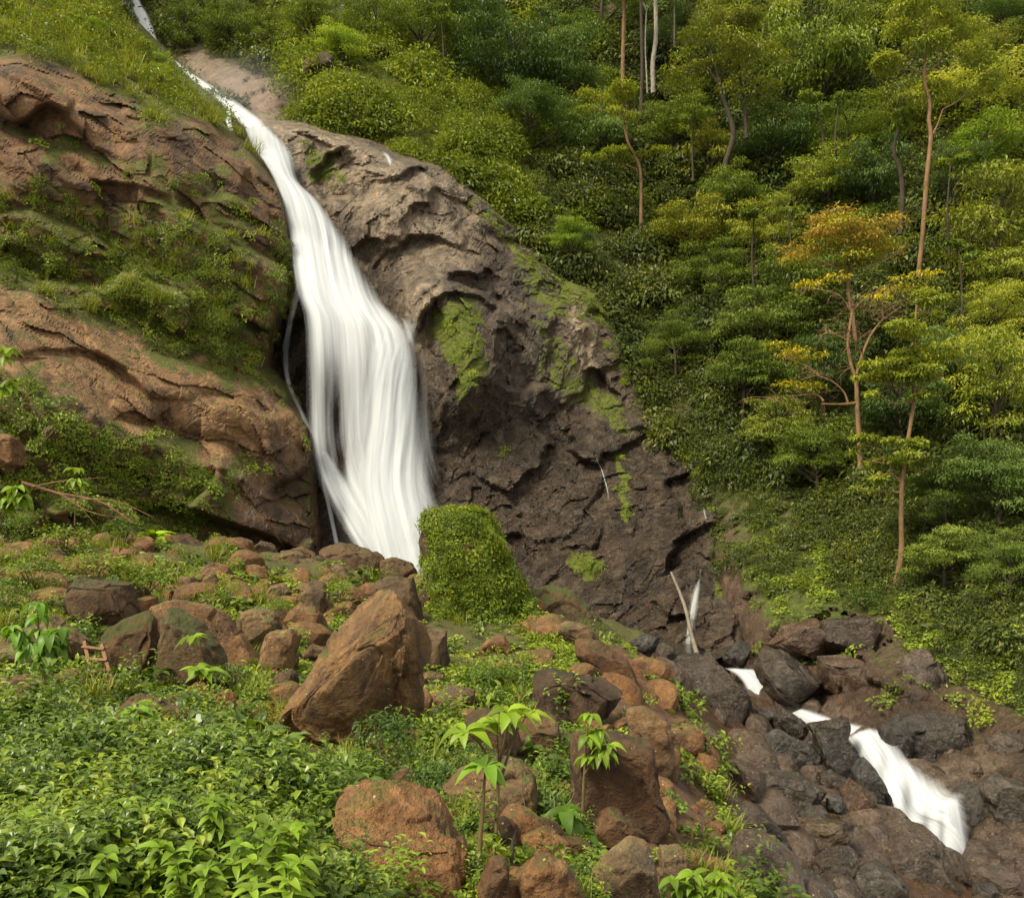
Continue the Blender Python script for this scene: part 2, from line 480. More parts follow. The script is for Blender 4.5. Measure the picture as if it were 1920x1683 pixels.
moss = 0.85 * softpoly(jx, jy, [(835, 545), (880, 540), (910, 600), (910, 700), (888, 775), (862, 745), (850, 680), (800, 640), (800, 590)], 12)
moss = np.maximum(moss, 0.72 * softpoly(jx, jy, [(870, 350), (960, 430), (1055, 560), (1040, 620), (1000, 560), (950, 480), (900, 400)], 14))
moss = np.maximum(moss, 0.85 * softpoly(jx, jy, [(1050, 480), (1160, 540), (1225, 680), (1190, 690), (1130, 600), (1060, 560)], 14))
moss = np.maximum(moss, 0.75 * softpoly(jx, jy, [(890, 560), (915, 590), (918, 690), (905, 690)], 8))
moss = np.maximum(moss, 0.75 * softpoly(jx, jy, [(1155, 830), (1175, 850), (1190, 980), (1170, 980), (1160, 920)], 8))
moss = np.maximum(moss, 0.7 * softpoly(jx, jy, [(1000, 600), (1020, 600), (1020, 700), (995, 700)], 8))
moss = np.maximum(moss, 0.7 * softpoly(jx, jy, [(1080, 1040), (1130, 1050), (1120, 1100), (1085, 1090)], 10))
moss = np.maximum(moss, 0.55 * softpoly(jx, jy, [(300, 40), (470, 90), (520, 170), (440, 150), (380, 110)], 14))
moss = np.maximum(moss, 0.62 * softpoly(jx, jy, [(560, 270), (640, 280), (640, 350), (570, 350)], 14))
moss = np.maximum(moss, 0.62 * softpoly(jx, jy, [(960, 560), (1060, 620), (1200, 800), (1180, 830), (1060, 760)], 20))
moss = np.maximum(moss, 0.7 * softpoly(jx, jy, [(1340, 960), (1420, 1000), (1400, 1180), (1350, 1120)], 20))
wet = 0.75 * softpoly(C.px, C.py, [(520, 500), (590, 560), (600, 860), (640, 1020), (540, 1020), (530, 700)], 25)
wet = np.maximum(wet, 0.7 * softpoly(C.px, C.py, [(680, 430), (740, 470), (720, 600), (690, 560)], 20))
wet = np.maximum(wet, 0.7 * softpoly(jx, jy, [(820, 700), (1000, 760), (1300, 850), (1360, 1240), (840, 1240)], 40))
wet = np.maximum(wet, 0.55 * softpoly(jx, jy, [(830, 400), (960, 440), (1000, 560), (900, 520)], 25))
pale = 0.62 * softpoly(jx, jy, [(540, 250), (640, 260), (860, 330), (960, 450), (880, 500), (760, 520), (690, 480), (620, 400)], 25)  # lighter, browner rock, with its bright wet highlights painted into the colour
pale = np.maximum(pale, 0.95 * softpoly(jx, jy, [(690, 345), (725, 345), (738, 500), (720, 530), (692, 470)], 8))
pale = np.maximum(pale, 0.9 * softpoly(jx, jy, [(640, 265), (690, 275), (760, 310), (840, 330), (830, 360), (720, 330)], 12))  # white sheen of the wet rock painted as pale colour
pale = np.maximum(pale, 0.85 * softpoly(jx, jy, [(770, 540), (840, 515), (830, 560), (790, 640), (765, 600)], 12))  # painted wet sheen on the rock beside the fall
pale = np.maximum(pale, 0.8 * softpoly(jx, jy, [(1062, 560), (1095, 560), (1115, 620), (1130, 700), (1085, 690)], 10))  # painted wet sheen again, towards the right shoulder
pale = np.maximum(pale, 0.9 * softpoly(C.px, C.py, [(480, 200), (520, 220), (640, 250), (700, 290), (560, 300), (480, 230)], 14))
C.finish("central_cliff", M_CENTRE, moss=moss, wet=wet, pale=pale)

# --- left cliff: stacked slabs dipping to the right, grassy brow on top
L_OUT = [(-200, -220), (130, -220), (186, 0), (208, 40), (272, 96), (352, 168), (428, 234), (462, 268), (500, 315), (528, 350), (545, 420), (556, 480), (540, 560), (505, 640), (498, 690), (545, 735), (580, 800), (590, 880), (600, 1000), (600, 1200), (-200, 1200)]
L = Sheet([(-150, 1060, 42), (0, 1040, 45), (200, 1040, 48), (400, 1040, 52), (560, 1040, 56.5), (-150, 850, 46), (0, 850, 47.5), (180, 850, 50.5), (350, 850, 53.5), (520, 850, 58), (-100, 640, 50), (0, 620, 50.5), (150, 660, 52.5), (300, 720, 54.5), (450, 750, 57),
           (540, 780, 60), (-100, 500, 56), (60, 520, 56), (200, 590, 57), (330, 640, 58), (470, 680, 60), (60, 460, 57.2), (250, 480, 58.8), (420, 520, 60.2), (500, 560, 61.8), (-100, 330, 57.5), (60, 330, 58.5), (250, 380, 60.2), (420, 400, 62.5), (520, 420, 64.5),
           (-100, 230, 60), (60, 240, 60.2), (220, 270, 61.5), (380, 290, 64), (460, 300, 67), (-100, 110, 60.5), (40, 110, 61.5), (150, 160, 62.5), (280, 210, 64.5), (380, 225, 68), (430, 250, 70.5), (-100, 40, 70), (60, 50, 72), (180, 90, 72), (280, 140, 73), (350, 180, 74),
           (-100, -150, 90), (60, -150, 92), (180, -50, 88)],
          (-190, 640, -200, 1180), 3, L_OUT, fall=0.85, soft=16)
p = L.pos
ang = math.radians(-27)        # bedding dips down to the right
rot = np.array([[math.cos(ang), 0, math.sin(ang)], [0, 1, 0], [-math.sin(ang), 0, math.cos(ang)]])
q = p @ rot.T
w_ = np.stack([fbm(p / 6, 3), fbm(p / 6 + 31, 3), fbm(p / 6 + 77, 3)], -1)
q = q + 0.7 * w_
d = 1.0 * ridged(q / np.array([18, 9, 7.0]), 3)
st = q[..., 2] / 4.6 + 0.35 * fbm(p / 9 + 3, 3); fr = st - np.floor(st)
d += 1.5 * (np.minimum(fr / 0.78, (1 - fr) / 0.22) - 0.5) * (0.55 + 0.5 * _rnd[np.floor(st).astype(int) % 256, 0])       # bedding steps: long faces, short undercuts
st = q[..., 2] / 1.5 + 0.4 * fbm(p / 4 + 9, 3); fr = st - np.floor(st)
d += 0.22 * (np.minimum(fr / 0.7, (1 - fr) / 0.3) - 0.5) * smooth01(0.5 + fbm(p / 6 + 50, 2))
d += 2.0 * blocks(q / np.array([10.0, 6.0, 4.2]), 0.55, 0.95)
d = blur2(d, 1, 2)
d += 0.55 * blocks(q / np.array([4.2, 2.6, 1.9]) + 9, 0.5, 0.9)
d += 0.16 * blocks(q / np.array([1.8, 1.1, 0.9]) + 19, 0.5, 0.9)
d += 0.08 * fbm(p / 1.8, 3) + 0.025 * fbm(p / 0.4, 2)
slab = softpoly(L.px, L.py, [(-200, 500), (130, 560), (330, 650), (560, 740), (600, 880), (430, 830), (150, 790), (-200, 700)], 25)
d += 0.10 * blocks(q / np.array([1.6, 1.0, 0.75]) + 2, 0.5, 0.8)
d *= (1 - 0.2 * slab) * np.clip(1 - np.maximum(sdpoly(L.px, L.py, L_OUT), 0) / 25, 0.1, 1)
d *= 1 - 0.7 * smooth01((0.42 * L.px + 105 - L.py) / 40)
L.displace(d)
jx = L.px + 30 * fbm(p / 2.5, 3); jy = L.py + 30 * fbm(p / 2.5 + 40, 3)
LB = [[(-200, 520), (0, 530), (130, 582), (330, 672), (560, 762), (592, 862), (560, 900), (440, 835), (430, 900), (300, 810), (150, 780), (60, 700), (-200, 660)],
      [(-200, 80), (0, 92), (100, 112), (250, 205), (290, 300), (270, 322), (120, 250), (-200, 200)],
      [(-200, 230), (0, 245), (110, 290), (300, 350), (250, 395), (90, 335), (-200, 300)],
      [(300, 215), (440, 250), (500, 330), (540, 400), (500, 420), (420, 330), (330, 330), (280, 270)],
      [(440, 900), (560, 880), (610, 1050), (420, 1050)],
      [(470, 420), (500, 430), (498, 620), (478, 640)]]
bare = np.zeros_like(L.px)
for b_ in LB: bare = np.maximum(bare, softpoly(jx, jy, b_, 12))
moss = 0.42 * (1 - bare) + 0.16
wet = 0.7 * softpoly(L.px, L.py, [(440, 850), (600, 820), (620, 1080), (430, 1080)], 30)
pale = 0.75 * softpoly(jx, jy, LB[0], 15) + 0.9 * softpoly(jx, jy, [(140, 130), (160, 150), (172, 220), (150, 225)], 8) + 0.5 * softpoly(jx, jy, [(120, 190), (250, 260), (270, 310), (200, 280)], 12)
L.bare = lambda px, py: np.max([softpoly(px, py, b_, 14) for b_ in LB], 0)
L.finish("left_cliff", M_LEFT, moss=moss, wet=wet, pale=pale)

# --- forested hillside from the upper valley round to the ravine's right bank
H = Sheet([(-150, -100, 135), (250, -150, 135), (250, 20, 118), (330, 90, 108), (380, 130, 98), (450, 150, 92), (520, 170, 86), (560, 120, 92), (480, 90, 104), (600, 40, 106), (560, 215, 81), (650, 150, 85), (620, 240, 79.5),
           (720, 230, 80), (720, 300, 78), (700, 100, 96), (850, 250, 82), (880, 340, 77), (880, 130, 100), (960, 400, 77.5), (1000, 250, 92), (1050, 480, 75), (1120, 520, 74), (1200, 620, 72), (1240, 760, 67.5), (1320, 810, 63), (1370, 900, 58.5),
           (1370, 1060, 49.5), (1000, 60, 112), (1200, 60, 110), (1200, 250, 95), (1200, 420, 84), (1350, 560, 74), (1450, 700, 65), (1500, 850, 57), (1450, 1000, 50), (1420, 1140, 45), (1400, 1220, 44), (1400, 1320, 42.5), (1470, 1340, 40),
           (1550, 1100, 44), (1550, 1200, 39.5), (1550, 1320, 36), (1700, 1000, 44.5), (1700, 1150, 39), (1700, 1300, 33.5), (1650, 1400, 33), (1850, 1150, 37), (1850, 1280, 33), (1850, 1380, 30), (1850, 1480, 27), (1980, 1400, 27), (1980, 1500, 25), (1980, 1100, 36),
           (1700, 800, 53), (1900, 800, 48), (1600, 500, 70), (1900, 500, 62), (1600, 200, 92), (1900, 200, 82), (1500, 0, 112), (1900, 0, 100), (1200, -250, 140), (1900, -250, 130), (700, -200, 140),
           (900, 600, 85), (1050, 800, 78), (1200, 1000, 70), (700, 500, 92), (1250, 1200, 62), (1300, 1350, 58), (1600, 1600, 28), (1800, 1650, 25)],
          (-200, 2060, -260, 1640), 6)
p = H.pos
rock = softpoly(H.px + 20 * fbm(p / 3, 3), H.py + 20 * fbm(p / 3 + 7, 3), [(1330, 1040), (1385, 1110), (1480, 1095), (1570, 1120), (1660, 1150), (1720, 1195), (1800, 1235), (1860, 1310), (1990, 1360), (1990, 1700), (1330, 1700)], 14)
rock = np.maximum(rock, softpoly(H.px, H.py, [(320, 80), (420, 110), (540, 150), (560, 200), (500, 235), (420, 190), (350, 140)], 18))
rock = np.maximum(rock, 0.45 * softpoly(H.px, H.py, [(1345, 970), (1420, 960), (1440, 1060), (1400, 1160), (1350, 1120)], 14))
chan = np.clip(1 - polydist(H.px, H.py, [(215, -60), (245, 0), (275, 70), (300, 110)], False) / 45, 0, 1)
d = 1.8 * fbm(p / 14, 4) * np.clip(1 - rock, 0, 1) + 0.5 * fbm(p / 3.5, 4)
d += rock * (1.5 * blocks(p / np.array([3.6, 3.6, 2.4]), 0.6, 0.7) + 0.35 * blocks(p / np.array([1.5, 1.5, 1.1]) + 3, 0.5, 0.9) + 0.25 * fbm(p / 0.9, 3))
d = d * (1 - chan)
H.rock = np.maximum(rock, (chan > 0.35) * 1.0)
H.displace(d)
wet = 0.6 * softpoly(H.px, H.py, [(1330, 1180), (1500, 1180), (1800, 1300), (1990, 1400), (1990, 1700), (1330, 1700)], 40)
moss = 0.20 + 0.22 * (1 - rock) + 0.45 * softpoly(H.px + 30 * fbm(p / 2, 3), H.py + 30 * fbm(p / 2 + 5, 3), [(1400, 1080), (1560, 1040), (1640, 1130), (1500, 1180), (1420, 1150)], 14)
H.finish("forest_hillside", M_HILL, moss=moss * (1 - 0.75 * wet), wet=wet, pale=softpoly(H.px, H.py, [(320, 80), (560, 150), (500, 235), (350, 140)], 20))

# --- ground: camera-side mound, boulder saddle, ravine bed (height field)
g = [(-200, 1683, 5.5), (0, 1683, 5.5), (300, 1683, 5.2), (600, 1683, 6.3), (850, 1683, 7.5), (1100, 1683, 8), (1300, 1683, 9.5), (1400, 1683, 11.5), (0, 1950, 3.9), (600, 2000, 4.2), (1200, 2050, 5.0), (1700, 2050, 8),
     (-200, 1500, 9), (0, 1500, 9), (300, 1500, 9.5), (600, 1500, 10), (850, 1500, 11), (1050, 1560, 10.5), (1250, 1580, 11.5), (1370, 1560, 14), (-200, 1380, 14), (0, 1380, 14), (250, 1390, 15), (500, 1400, 14.5), (800, 1400, 14), (1000, 1440, 13.5),
     (1200, 1450, 14.5), (1320, 1430, 18), (-200, 1280, 20), (0, 1280, 20), (200, 1300, 20), (400, 1300, 20), (650, 1320, 18.5), (850, 1330, 18), (1050, 1340, 18), (1200, 1330, 21), (1290, 1310, 24.5), (1335, 1400, 20.5), (1200, 1238, 29),
     (1100, 1185, 33), (1010, 1150, 36), (-200, 1180, 25), (0, 1180, 25), (200, 1190, 25), (450, 1220, 24), (600, 1190, 27), (800, 1240, 27), (950, 1240, 27), (1050, 1240, 27), (-200, 1090, 32), (0, 1090, 32), (200, 1090, 33), (400, 1100, 33),
     (600, 1095, 36), (800, 1140, 36), (950, 1170, 35), (-200, 1030, 42), (0, 1030, 42), (200, 1025, 44), (400, 1035, 45), (550, 1048, 44), (700, 1070, 43), (780, 1085, 42), (900, 1120, 40),
     (1500, 1700, 15.5), (1650, 1715, 17.5), (1850, 1740, 18.5), (2000, 1740, 19), (1450, 1620, 17.5), (1550, 1590, 20.5), (1400, 1505, 21.5), (1500, 1510, 23), (1650, 1530, 24), (1750, 1625, 24.2), (1850, 1640, 23.5), (1400, 1425, 27), (1500, 1430, 28),
     (1620, 1420, 30), (1750, 1430, 29), (1850, 1440, 28), (2000, 1460, 27), (1300, 1290, 32), (1380, 1345, 34), (1480, 1362, 35), (1600, 1385, 33), (1700, 1375, 32), (1850, 1380, 31), (1250, 1250, 36), (1330, 1262, 40), (1400, 1290, 41), (1200, 1225, 40)]
gp = P(*np.array(g, float).T)
hid = [((px - CX) / F * Y, Y, Z) for px in (450, 650, 850, 1050) for Y, Z in ((52, -4.5), (58, -5.5), (68, -5.5))] + [((px - CX) / F * Y, Y, Z) for px in (1200, 1350) for Y, Z in ((46, -6.4), (55, -6.4))]
hid += [((px - CX) / F * Y, Y, -1.2) for px in (-200, 100) for Y in (50, 60)] + [((px - CX) / F * 40, 40, -6.0) for px in (1600, 1900)] + [(-3, 2, -2.1), (0, 2, -2.2), (3, 2, -2.6)]
gp = np.vstack([gp, np.array(hid)])
gfun = rbf_fit(gp[:, :2] / 10.0, gp[:, 2], 0.004)
gx = np.arange(-300, 2230, 5.0); gy = np.exp(np.linspace(math.log(2.6), math.log(66), 330))
GPX, GY = np.meshgrid(gx, gy)
GX = (GPX - CX) / F * GY
GZ = gfun(np.stack([GX, GY], -1) / 10.0)
pg = np.stack([GX, GY, GZ], -1)
GZ = GZ + 0.22 * fbm(pg / 1.7, 4) + 0.05 * fbm(pg / 0.35, 3)
pg[..., 2] = GZ
GROUND = pg
dx = np.gradient(pg, axis=1); dy = np.gradient(pg, axis=0)
GN = np.cross(dx, dy); GN /= np.linalg.norm(GN, axis=-1)[..., None]
GPYv = HZ - F * GZ / GY
wetg = softpoly(GPX, GPYv, [(1240, 1230), (1420, 1230), (1990, 1330), (1990, 1750), (1470, 1750), (1400, 1560), (1330, 1400)], 25)
jx = GPX + 25 * fbm(pg / 1.2, 3); jy = GPYv + 25 * fbm(pg / 1.2 + 4, 3)
soilbare = np.max([softpoly(jx, jy, q_, 14) for q_ in ([(1040, 1160), (1190, 1230), (1280, 1330), (1330, 1440), (1400, 1683), (1250, 1683), (1200, 1500), (1100, 1300), (1000, 1220)], [(560, 1450), (700, 1500), (640, 1560), (560, 1510)], [(60, 1270), (140, 1280), (130, 1310), (60, 1300)])], 0)
me = mesh_data("ground", pg.reshape(-1, 3), gridfaces(*GX.shape), M_SOIL, True, {"wet": (0.9 * wetg).ravel(), "moss": (0.24 * (1 - wetg) - 0.4 * soilbare).ravel()})
link("ground", me, kind="structure")

def ground_z(X, Y):
    X = np.asarray(X, float); Y = np.asarray(Y, float)
    u = np.clip((X / Y * F + CX - gx[0]) / 5.0, 0, len(gx) - 1.001)
    v = np.clip((np.log(Y) - math.log(2.6)) / (math.log(66) - math.log(2.6)) * 329, 0, 328.999)
    i = u.astype(int); j = v.astype(int); fu = u - i; fv = v - j
    return (GZ[j, i] * (1 - fu) + GZ[j, i + 1] * fu) * (1 - fv) + (GZ[j + 1, i] * (1 - fu) + GZ[j + 1, i + 1] * fu) * fv

def ground_hit(px, py):
    """first ground point met by the line of sight through a pixel"""
    Ys = np.exp(np.linspace(math.log(2.7), math.log(60), 900))
    px = np.atleast_1d(np.asarray(px, float)); py = np.atleast_1d(np.asarray(py, float))
    X = (px[:, None] - CX) / F * Ys; Z = (HZ - py[:, None]) / F * Ys
    below = Z <= ground_z(X, np.broadcast_to(Ys, X.shape))
    k = np.where(below.any(1), below.argmax(1), len(Ys) - 1)
    Y = Ys[k]
    return np.stack([(px - CX) / F * Y, Y, ground_z((px - CX) / F * Y, Y)], -1), below.any(1)
# ------------------------------------------------------------------ water
def water_mat(name, base=(0.74, 0.765, 0.78), thin=(0.44, 0.47, 0.50), fx=1.0, fy=0.045):
    m = NT(name)
    uv = m.n("ShaderNodeAttribute", attribute_name="flow").outputs["Vector"]
    a = m.attr("body")
    s1 = m.noise(m.scale(uv, (fx, fy, 1)), 1.0, 5, 0.6)
    s2 = m.noise(m.scale(uv, (fx * 3.5, fy * 1.3, 1)), 1.0, 4, 0.6, 0.15)
    s = m.math('ADD', m.math('MULTIPLY', s1, 0.65), m.math('MULTIPLY', s2, 0.35))
    al = m.math('ADD', a, m.math('MULTIPLY', m.math('SUBTRACT', s, 0.5), m.ramp(a, 0.3, 1.0, 1.3, 0.35)))
    al = m.ramp(al, 0.02, 1.0)
    col = m.mix(m.ramp(s, 0.34, 0.60), thin, base)  # grey streaks: thinner water, plus the fall's inner shading put into colour
    bp = m.n("ShaderNodeBump", {"Strength": 0.18, "Distance": 0.2, "Height": s})
    b = m.n("ShaderNodeBsdfDiffuse", {"Color": col, "Normal": bp.outputs[0]})
    tl = m.n("ShaderNodeBsdfTranslucent", {"Color": col})
    mx = m.n("ShaderNodeMixShader", {0: 0.30, 1: b.outputs[0], 2: tl.outputs[0]})
    tp = m.n("ShaderNodeBsdfTransparent")
    fin = m.n("ShaderNodeMixShader", {0: al, 1: tp.outputs[0], 2: mx.outputs[0]})
    return m.surf(fin.outputs[0])

M_FALL = water_mat("falling_water")
M_FALL_NEAR = water_mat("cascade_water", fx=2.6, fy=0.22, thin=(0.40, 0.43, 0.46))
M_TRICKLE = water_mat("trickle_water", base=(0.78, 0.79, 0.78), thin=(0.5, 0.53, 0.53), fx=6.0, fy=0.35)

def ribbon(name, left, right, Y, nu=40, nv=240, bulge=0.5, rip=0.25, edge=(0.10, 0.10), gaps=(), ends=(0.0, 0.02), mat=None, amp=1.0, ripx=1.3, hug=None):
    """sheet of water between two banks; Y: depth per row of points or callable(px, py)"""
    left = np.asarray(left, float); right = np.asarray(right, float)
    tt = np.linspace(0, 1, nv); kk = np.linspace(0, 1, len(left))
    lp = smooth_path(left, nv); rp = smooth_path(right, nv)
    u = np.linspace(0, 1, nu)[None, :, None]
    pxy = lp[:, None] * (1 - u) + rp[:, None] * u
    if callable(Y):
        Yv = Y(pxy[..., 0], pxy[..., 1]).min(1)
        Yv = np.min([np.roll(np.pad(Yv, 8, 'edge'), j)[8:-8] for j in range(-8, 9)], 0)
        k = np.hanning(31); k /= k.sum(); Yv = np.convolve(np.pad(Yv, 15, 'edge'), k, 'valid')
    else:
        Yv = smooth_path(np.c_[np.asarray(Y, float), np.zeros(len(Y))], nv)[:, 0]
    uu = np.linspace(0, 1, nu)[None]
    wid = np.hypot(*(rp - lp).T) / F * Yv
    lens = np.r_[0, np.cumsum(np.hypot(*np.diff((lp + rp) / 2, axis=0).T))] / F * Yv.mean()
    Yg = Yv[:, None] - bulge * np.sin(np.pi * uu) ** 0.7
    U = uu * wid[:, None]; V = np.repeat(lens[:, None], nu, 1)
    q = np.stack([U * ripx, V * ripx * 0.06, np.zeros_like(U)], -1)
    Yg = Yg - rip * fbm(q, 4)
    if hug is not None: Yg = Y(pxy[..., 0], pxy[..., 1]) - hug       # clings to the rock
    pos = P(pxy[..., 0], pxy[..., 1], Yg)
    el = np.clip(uu / max(edge[0], 1e-3), 0, 1); er = np.clip((1 - uu) / max(edge[1], 1e-3), 0, 1)
    a = smooth01(el) * smooth01(er) * amp
    a = a * smooth01((tt / max(ends[0], 1e-3)))[:, None] * smooth01((1 - tt) / max(ends[1], 1e-3))[:, None]
    for (gx_, gy_, rx, ry, s) in gaps:
        a = a * (1 - s * np.exp(-((pxy[..., 0] - gx_) / rx) ** 2 - ((pxy[..., 1] - gy_) / ry) ** 2))
    me = mesh_data(name, pos.reshape(-1, 3), gridfaces(nv, nu)[:, ::-1], mat or M_FALL, True,
                   {"body": a.ravel(), "flow": np.stack([U, V, np.zeros_like(U)], -1).reshape(-1, 3)})
    return link(name, me, kind="structure")

def strip(path, widths):
    """left and right edges of a narrow run of water from its centre line"""
    c = np.asarray(path, float); n = len(c)
    w = np.interp(np.linspace(0, 1, n), np.linspace(0, 1, len(np.atleast_1d(widths))), np.atleast_1d(widths))
    return c - np.c_[w / 2, np.zeros(n)], c + np.c_[w / 2, np.zeros(n)]

cdep = lambda off: (lambda px, py: C.at(px, py)[0][..., 1] - off)
WL, WR = np.array(W_MAIN_L, float), np.array(W_MAIN_R, float); wd = (WR - WL) * np.array([0.07, 0.0]) + np.array([3.0, 0])
ribbon("waterfall", WL - wd, WR + wd, lambda px, py: C.depth(px, py) - 0.9, 80, 420, 0.9, 0.16, (0.10, 0.26),
       gaps=((630, 775, 20, 120, 0.97), (640, 865, 16, 50, 0.95), (606, 740, 14, 110, 0.55), (690, 730, 14, 130, 0.55), (670, 800, 16, 90, 0.5), (612, 860, 14, 40, 0.6), (640, 960, 12, 40, 0.5)), ends=(0.0, 0.01))
# curtains in front of the main sheet
ribbon("waterfall", [(690, 600), (672, 680), (660, 790), (650, 900), (664, 980), (690, 1080)], [(768, 625), (784, 700), (797, 800), (808, 900), (816, 980), (822, 1085)],
       lambda px, py: C.depth(px, py) - 1.9, 46, 260, 0.6, 0.18, (0.38, 0.34), ends=(0.25, 0.01))
ribbon("waterfall", [(588, 835), (610, 900), (648, 980), (690, 1060)], [(604, 828), (652, 900), (705, 980), (745, 1085)], lambda px, py: C.depth(px, py) - 1.6, 30, 140, 0.4, 0.3, (0.2, 0.35), ends=(0.1, 0.02))
ribbon("waterfall", [(560, 500), (585, 590), (592, 680), (598, 800)], [(600, 520), (640, 600), (622, 680), (612, 800)], lambda px, py: C.depth(px, py) - 1.5, 24, 140, 0.3, 0.12, (0.35, 0.5), ends=(0.35, 0.4), amp=0.8)
ribbon("waterfall", [(735, 585), (748, 600), (758, 625), (766, 650)], [(790, 600), (786, 612), (784, 630), (784, 660)], lambda px, py: C.depth(px, py) - 1.7, 18, 60, 0.2, 0.15, (0.3, 0.7), ends=(0.5, 0.3), amp=0.6)
ribbon("waterfall", [(590, 690), (594, 770), (598, 850), (615, 910)], [(612, 690), (614, 770), (618, 850), (640, 910)], lambda px, py: C.depth(px, py) - 1.4, 14, 120, 0.15, 0.1, (0.4, 0.5), ends=(0.3, 0.2), amp=0.7)
ribbon("waterfall", [(652, 700), (650, 790), (646, 860), (650, 930)], [(668, 700), (668, 790), (664, 860), (672, 930)], lambda px, py: C.depth(px, py) - 1.6, 12, 120, 0.15, 0.1, (0.4, 0.4), ends=(0.3, 0.3), amp=0.75)
ribbon("waterfall", [(640, 640), (640, 720), (645, 790), (655, 850)], [(700, 640), (715, 720), (716, 790), (710, 860)], lambda px, py: C.depth(px, py) - 1.7, 24, 140, 0.3, 0.12, (0.4, 0.4), ends=(0.4, 0.3), amp=0.75)
# stream above the lip and the far top fall
l_, r_ = [(296, 98), (322, 122), (352, 146), (385, 172), (412, 196), (432, 218), (452, 236), (470, 250)], [(304, 95), (336, 117), (368, 141), (408, 165), (440, 186), (470, 206), (492, 222), (508, 244)]
ribbon("upper_stream", l_, r_, lambda px, py: np.minimum(np.minimum(H.at(px, py)[0][..., 1], C.at(px, py)[0][..., 1]), np.where(py > 150, L.at(px, py)[0][..., 1] + 3, 999)) - 1.2, 30, 110, 0.2, 0.25, (0.25, 0.4), ends=(0.1, 0.0))
ribbon("upper_stream", *strip([(430, 200), (428, 225), (434, 245)], [10, 12, 9]), lambda px, py: np.minimum(C.depth(px, py), L.at(px, py)[0][..., 1]) - 0.6, 6, 30, 0.05, 0.05, (0.3, 0.3), mat=M_TRICKLE)
ribbon("upper_fall", [(196, -60), (220, 0), (238, 30), (258, 72), (280, 105)], [(242, -60), (264, 0), (280, 30), (294, 66), (302, 105)], lambda px, py: H.depth(px, py) - 2.5, 20, 80, 0.4, 0.3, (0.25, 0.2), ends=(0, 0.25))
for nm, path, w, off in (("trickle", [(558, 476), (563, 520), (547, 590), (536, 655), (540, 712), (563, 768), (592, 822)], [13, 15, 13, 11, 9], 1.0),
                    ("trickle", [(566, 540), (574, 570), (588, 612)], [8, 9, 7], 1.0),
                    ("trickle", [(608, 845), (606, 900), (618, 955), (632, 1022)], [7, 9, 9, 11], 1.4),
                    ("trickle", [(640, 925), (660, 975), (674, 1024)], [6, 8, 9], 1.6)):
    ribbon(nm, *strip(path, w), lambda px, py, off=off: np.minimum(np.minimum(C.depth(px, py), C.at(px, py)[0][..., 1]), L.at(px, py)[0][..., 1]) - 0.0, 8, 140, 0.1, 0.08, (0.3, 0.3), mat=M_TRICKLE, hug=0.4, amp=1.0)
for path, w in (([(1288, 838), (1298, 878), (1322, 902), (1320, 955), (1336, 1005)], [5, 9, 5, 4]), ([(1312, 1068), (1302, 1130), (1291, 1195), (1290, 1235)], [12, 18, 13, 16]), ([(1112, 838), (1122, 868), (1128, 880), (1138, 915), (1142, 945)], [2, 3, 3]),
                ([(1186, 690), (1212, 735), (1222, 765), (1236, 800)], [3, 6, 7, 4]), ([(718, 284), (728, 296), (734, 316)], [10, 14, 10])):
    ribbon("trickle", *strip(path, w), lambda px, py: np.minimum(C.at(px, py)[0][..., 1], H.at(px, py)[0][..., 1]) - 0.0, 7, 120, 0.06, 0.06, (0.45, 0.45), mat=M_TRICKLE, amp=0.6, ends=(0.3, 0.35), hug=0.16)
# the stream in the ravine: two small falls and the run between them
ribbon("stream_cascade", [(1350, 1250), (1378, 1266), (1396, 1292), (1404, 1332)], [(1414, 1252), (1442, 1268), (1458, 1296), (1466, 1334)], [40.5, 39.8, 38.9, 38.4], 30, 70, 0.35, 0.15, (0.2, 0.24), mat=M_FALL_NEAR, ends=(0.12, 0.08))
ribbon("stream_run", [(1408, 1326), (1476, 1346), (1536, 1370), (1586, 1384)], [(1446, 1314), (1508, 1326), (1570, 1346), (1622, 1358)], [38.3, 36.2, 33.0, 31.2], 20, 80, 0.1, 0.06, (0.3, 0.3), mat=M_FALL_NEAR, ends=(0.02, 0.02))
ribbon("stream_cascade", [(1580, 1380), (1596, 1404), (1622, 1450), (1644, 1505), (1668, 1556), (1722, 1588), (1758, 1622)], [(1630, 1360), (1666, 1374), (1704, 1418), (1744, 1448), (1784, 1478), (1812, 1502), (1828, 1622)],
       [31.0, 30.0, 28.0, 26.8, 25.8, 25.2, 24.6], 50, 180, 0.55, 0.28, (0.22, 0.28), mat=M_FALL_NEAR, ends=(0.06, 0.06), gaps=((1655, 1440, 10, 30, 0.4), (1700, 1500, 10, 40, 0.5), (1735, 1545, 9, 35, 0.5), (1765, 1560, 7, 40, 0.5)))
ribbon("stream_cascade", [(1770, 1490), (1776, 1530), (1784, 1570), (1790, 1612)], [(1798, 1492), (1806, 1530), (1812, 1570), (1818, 1612)], [25.0, 24.7, 24.5, 24.3], 24, 60, 0.1, 0.1, (0.25, 0.3), mat=M_FALL_NEAR, ends=(0.1, 0.02), amp=0.8)

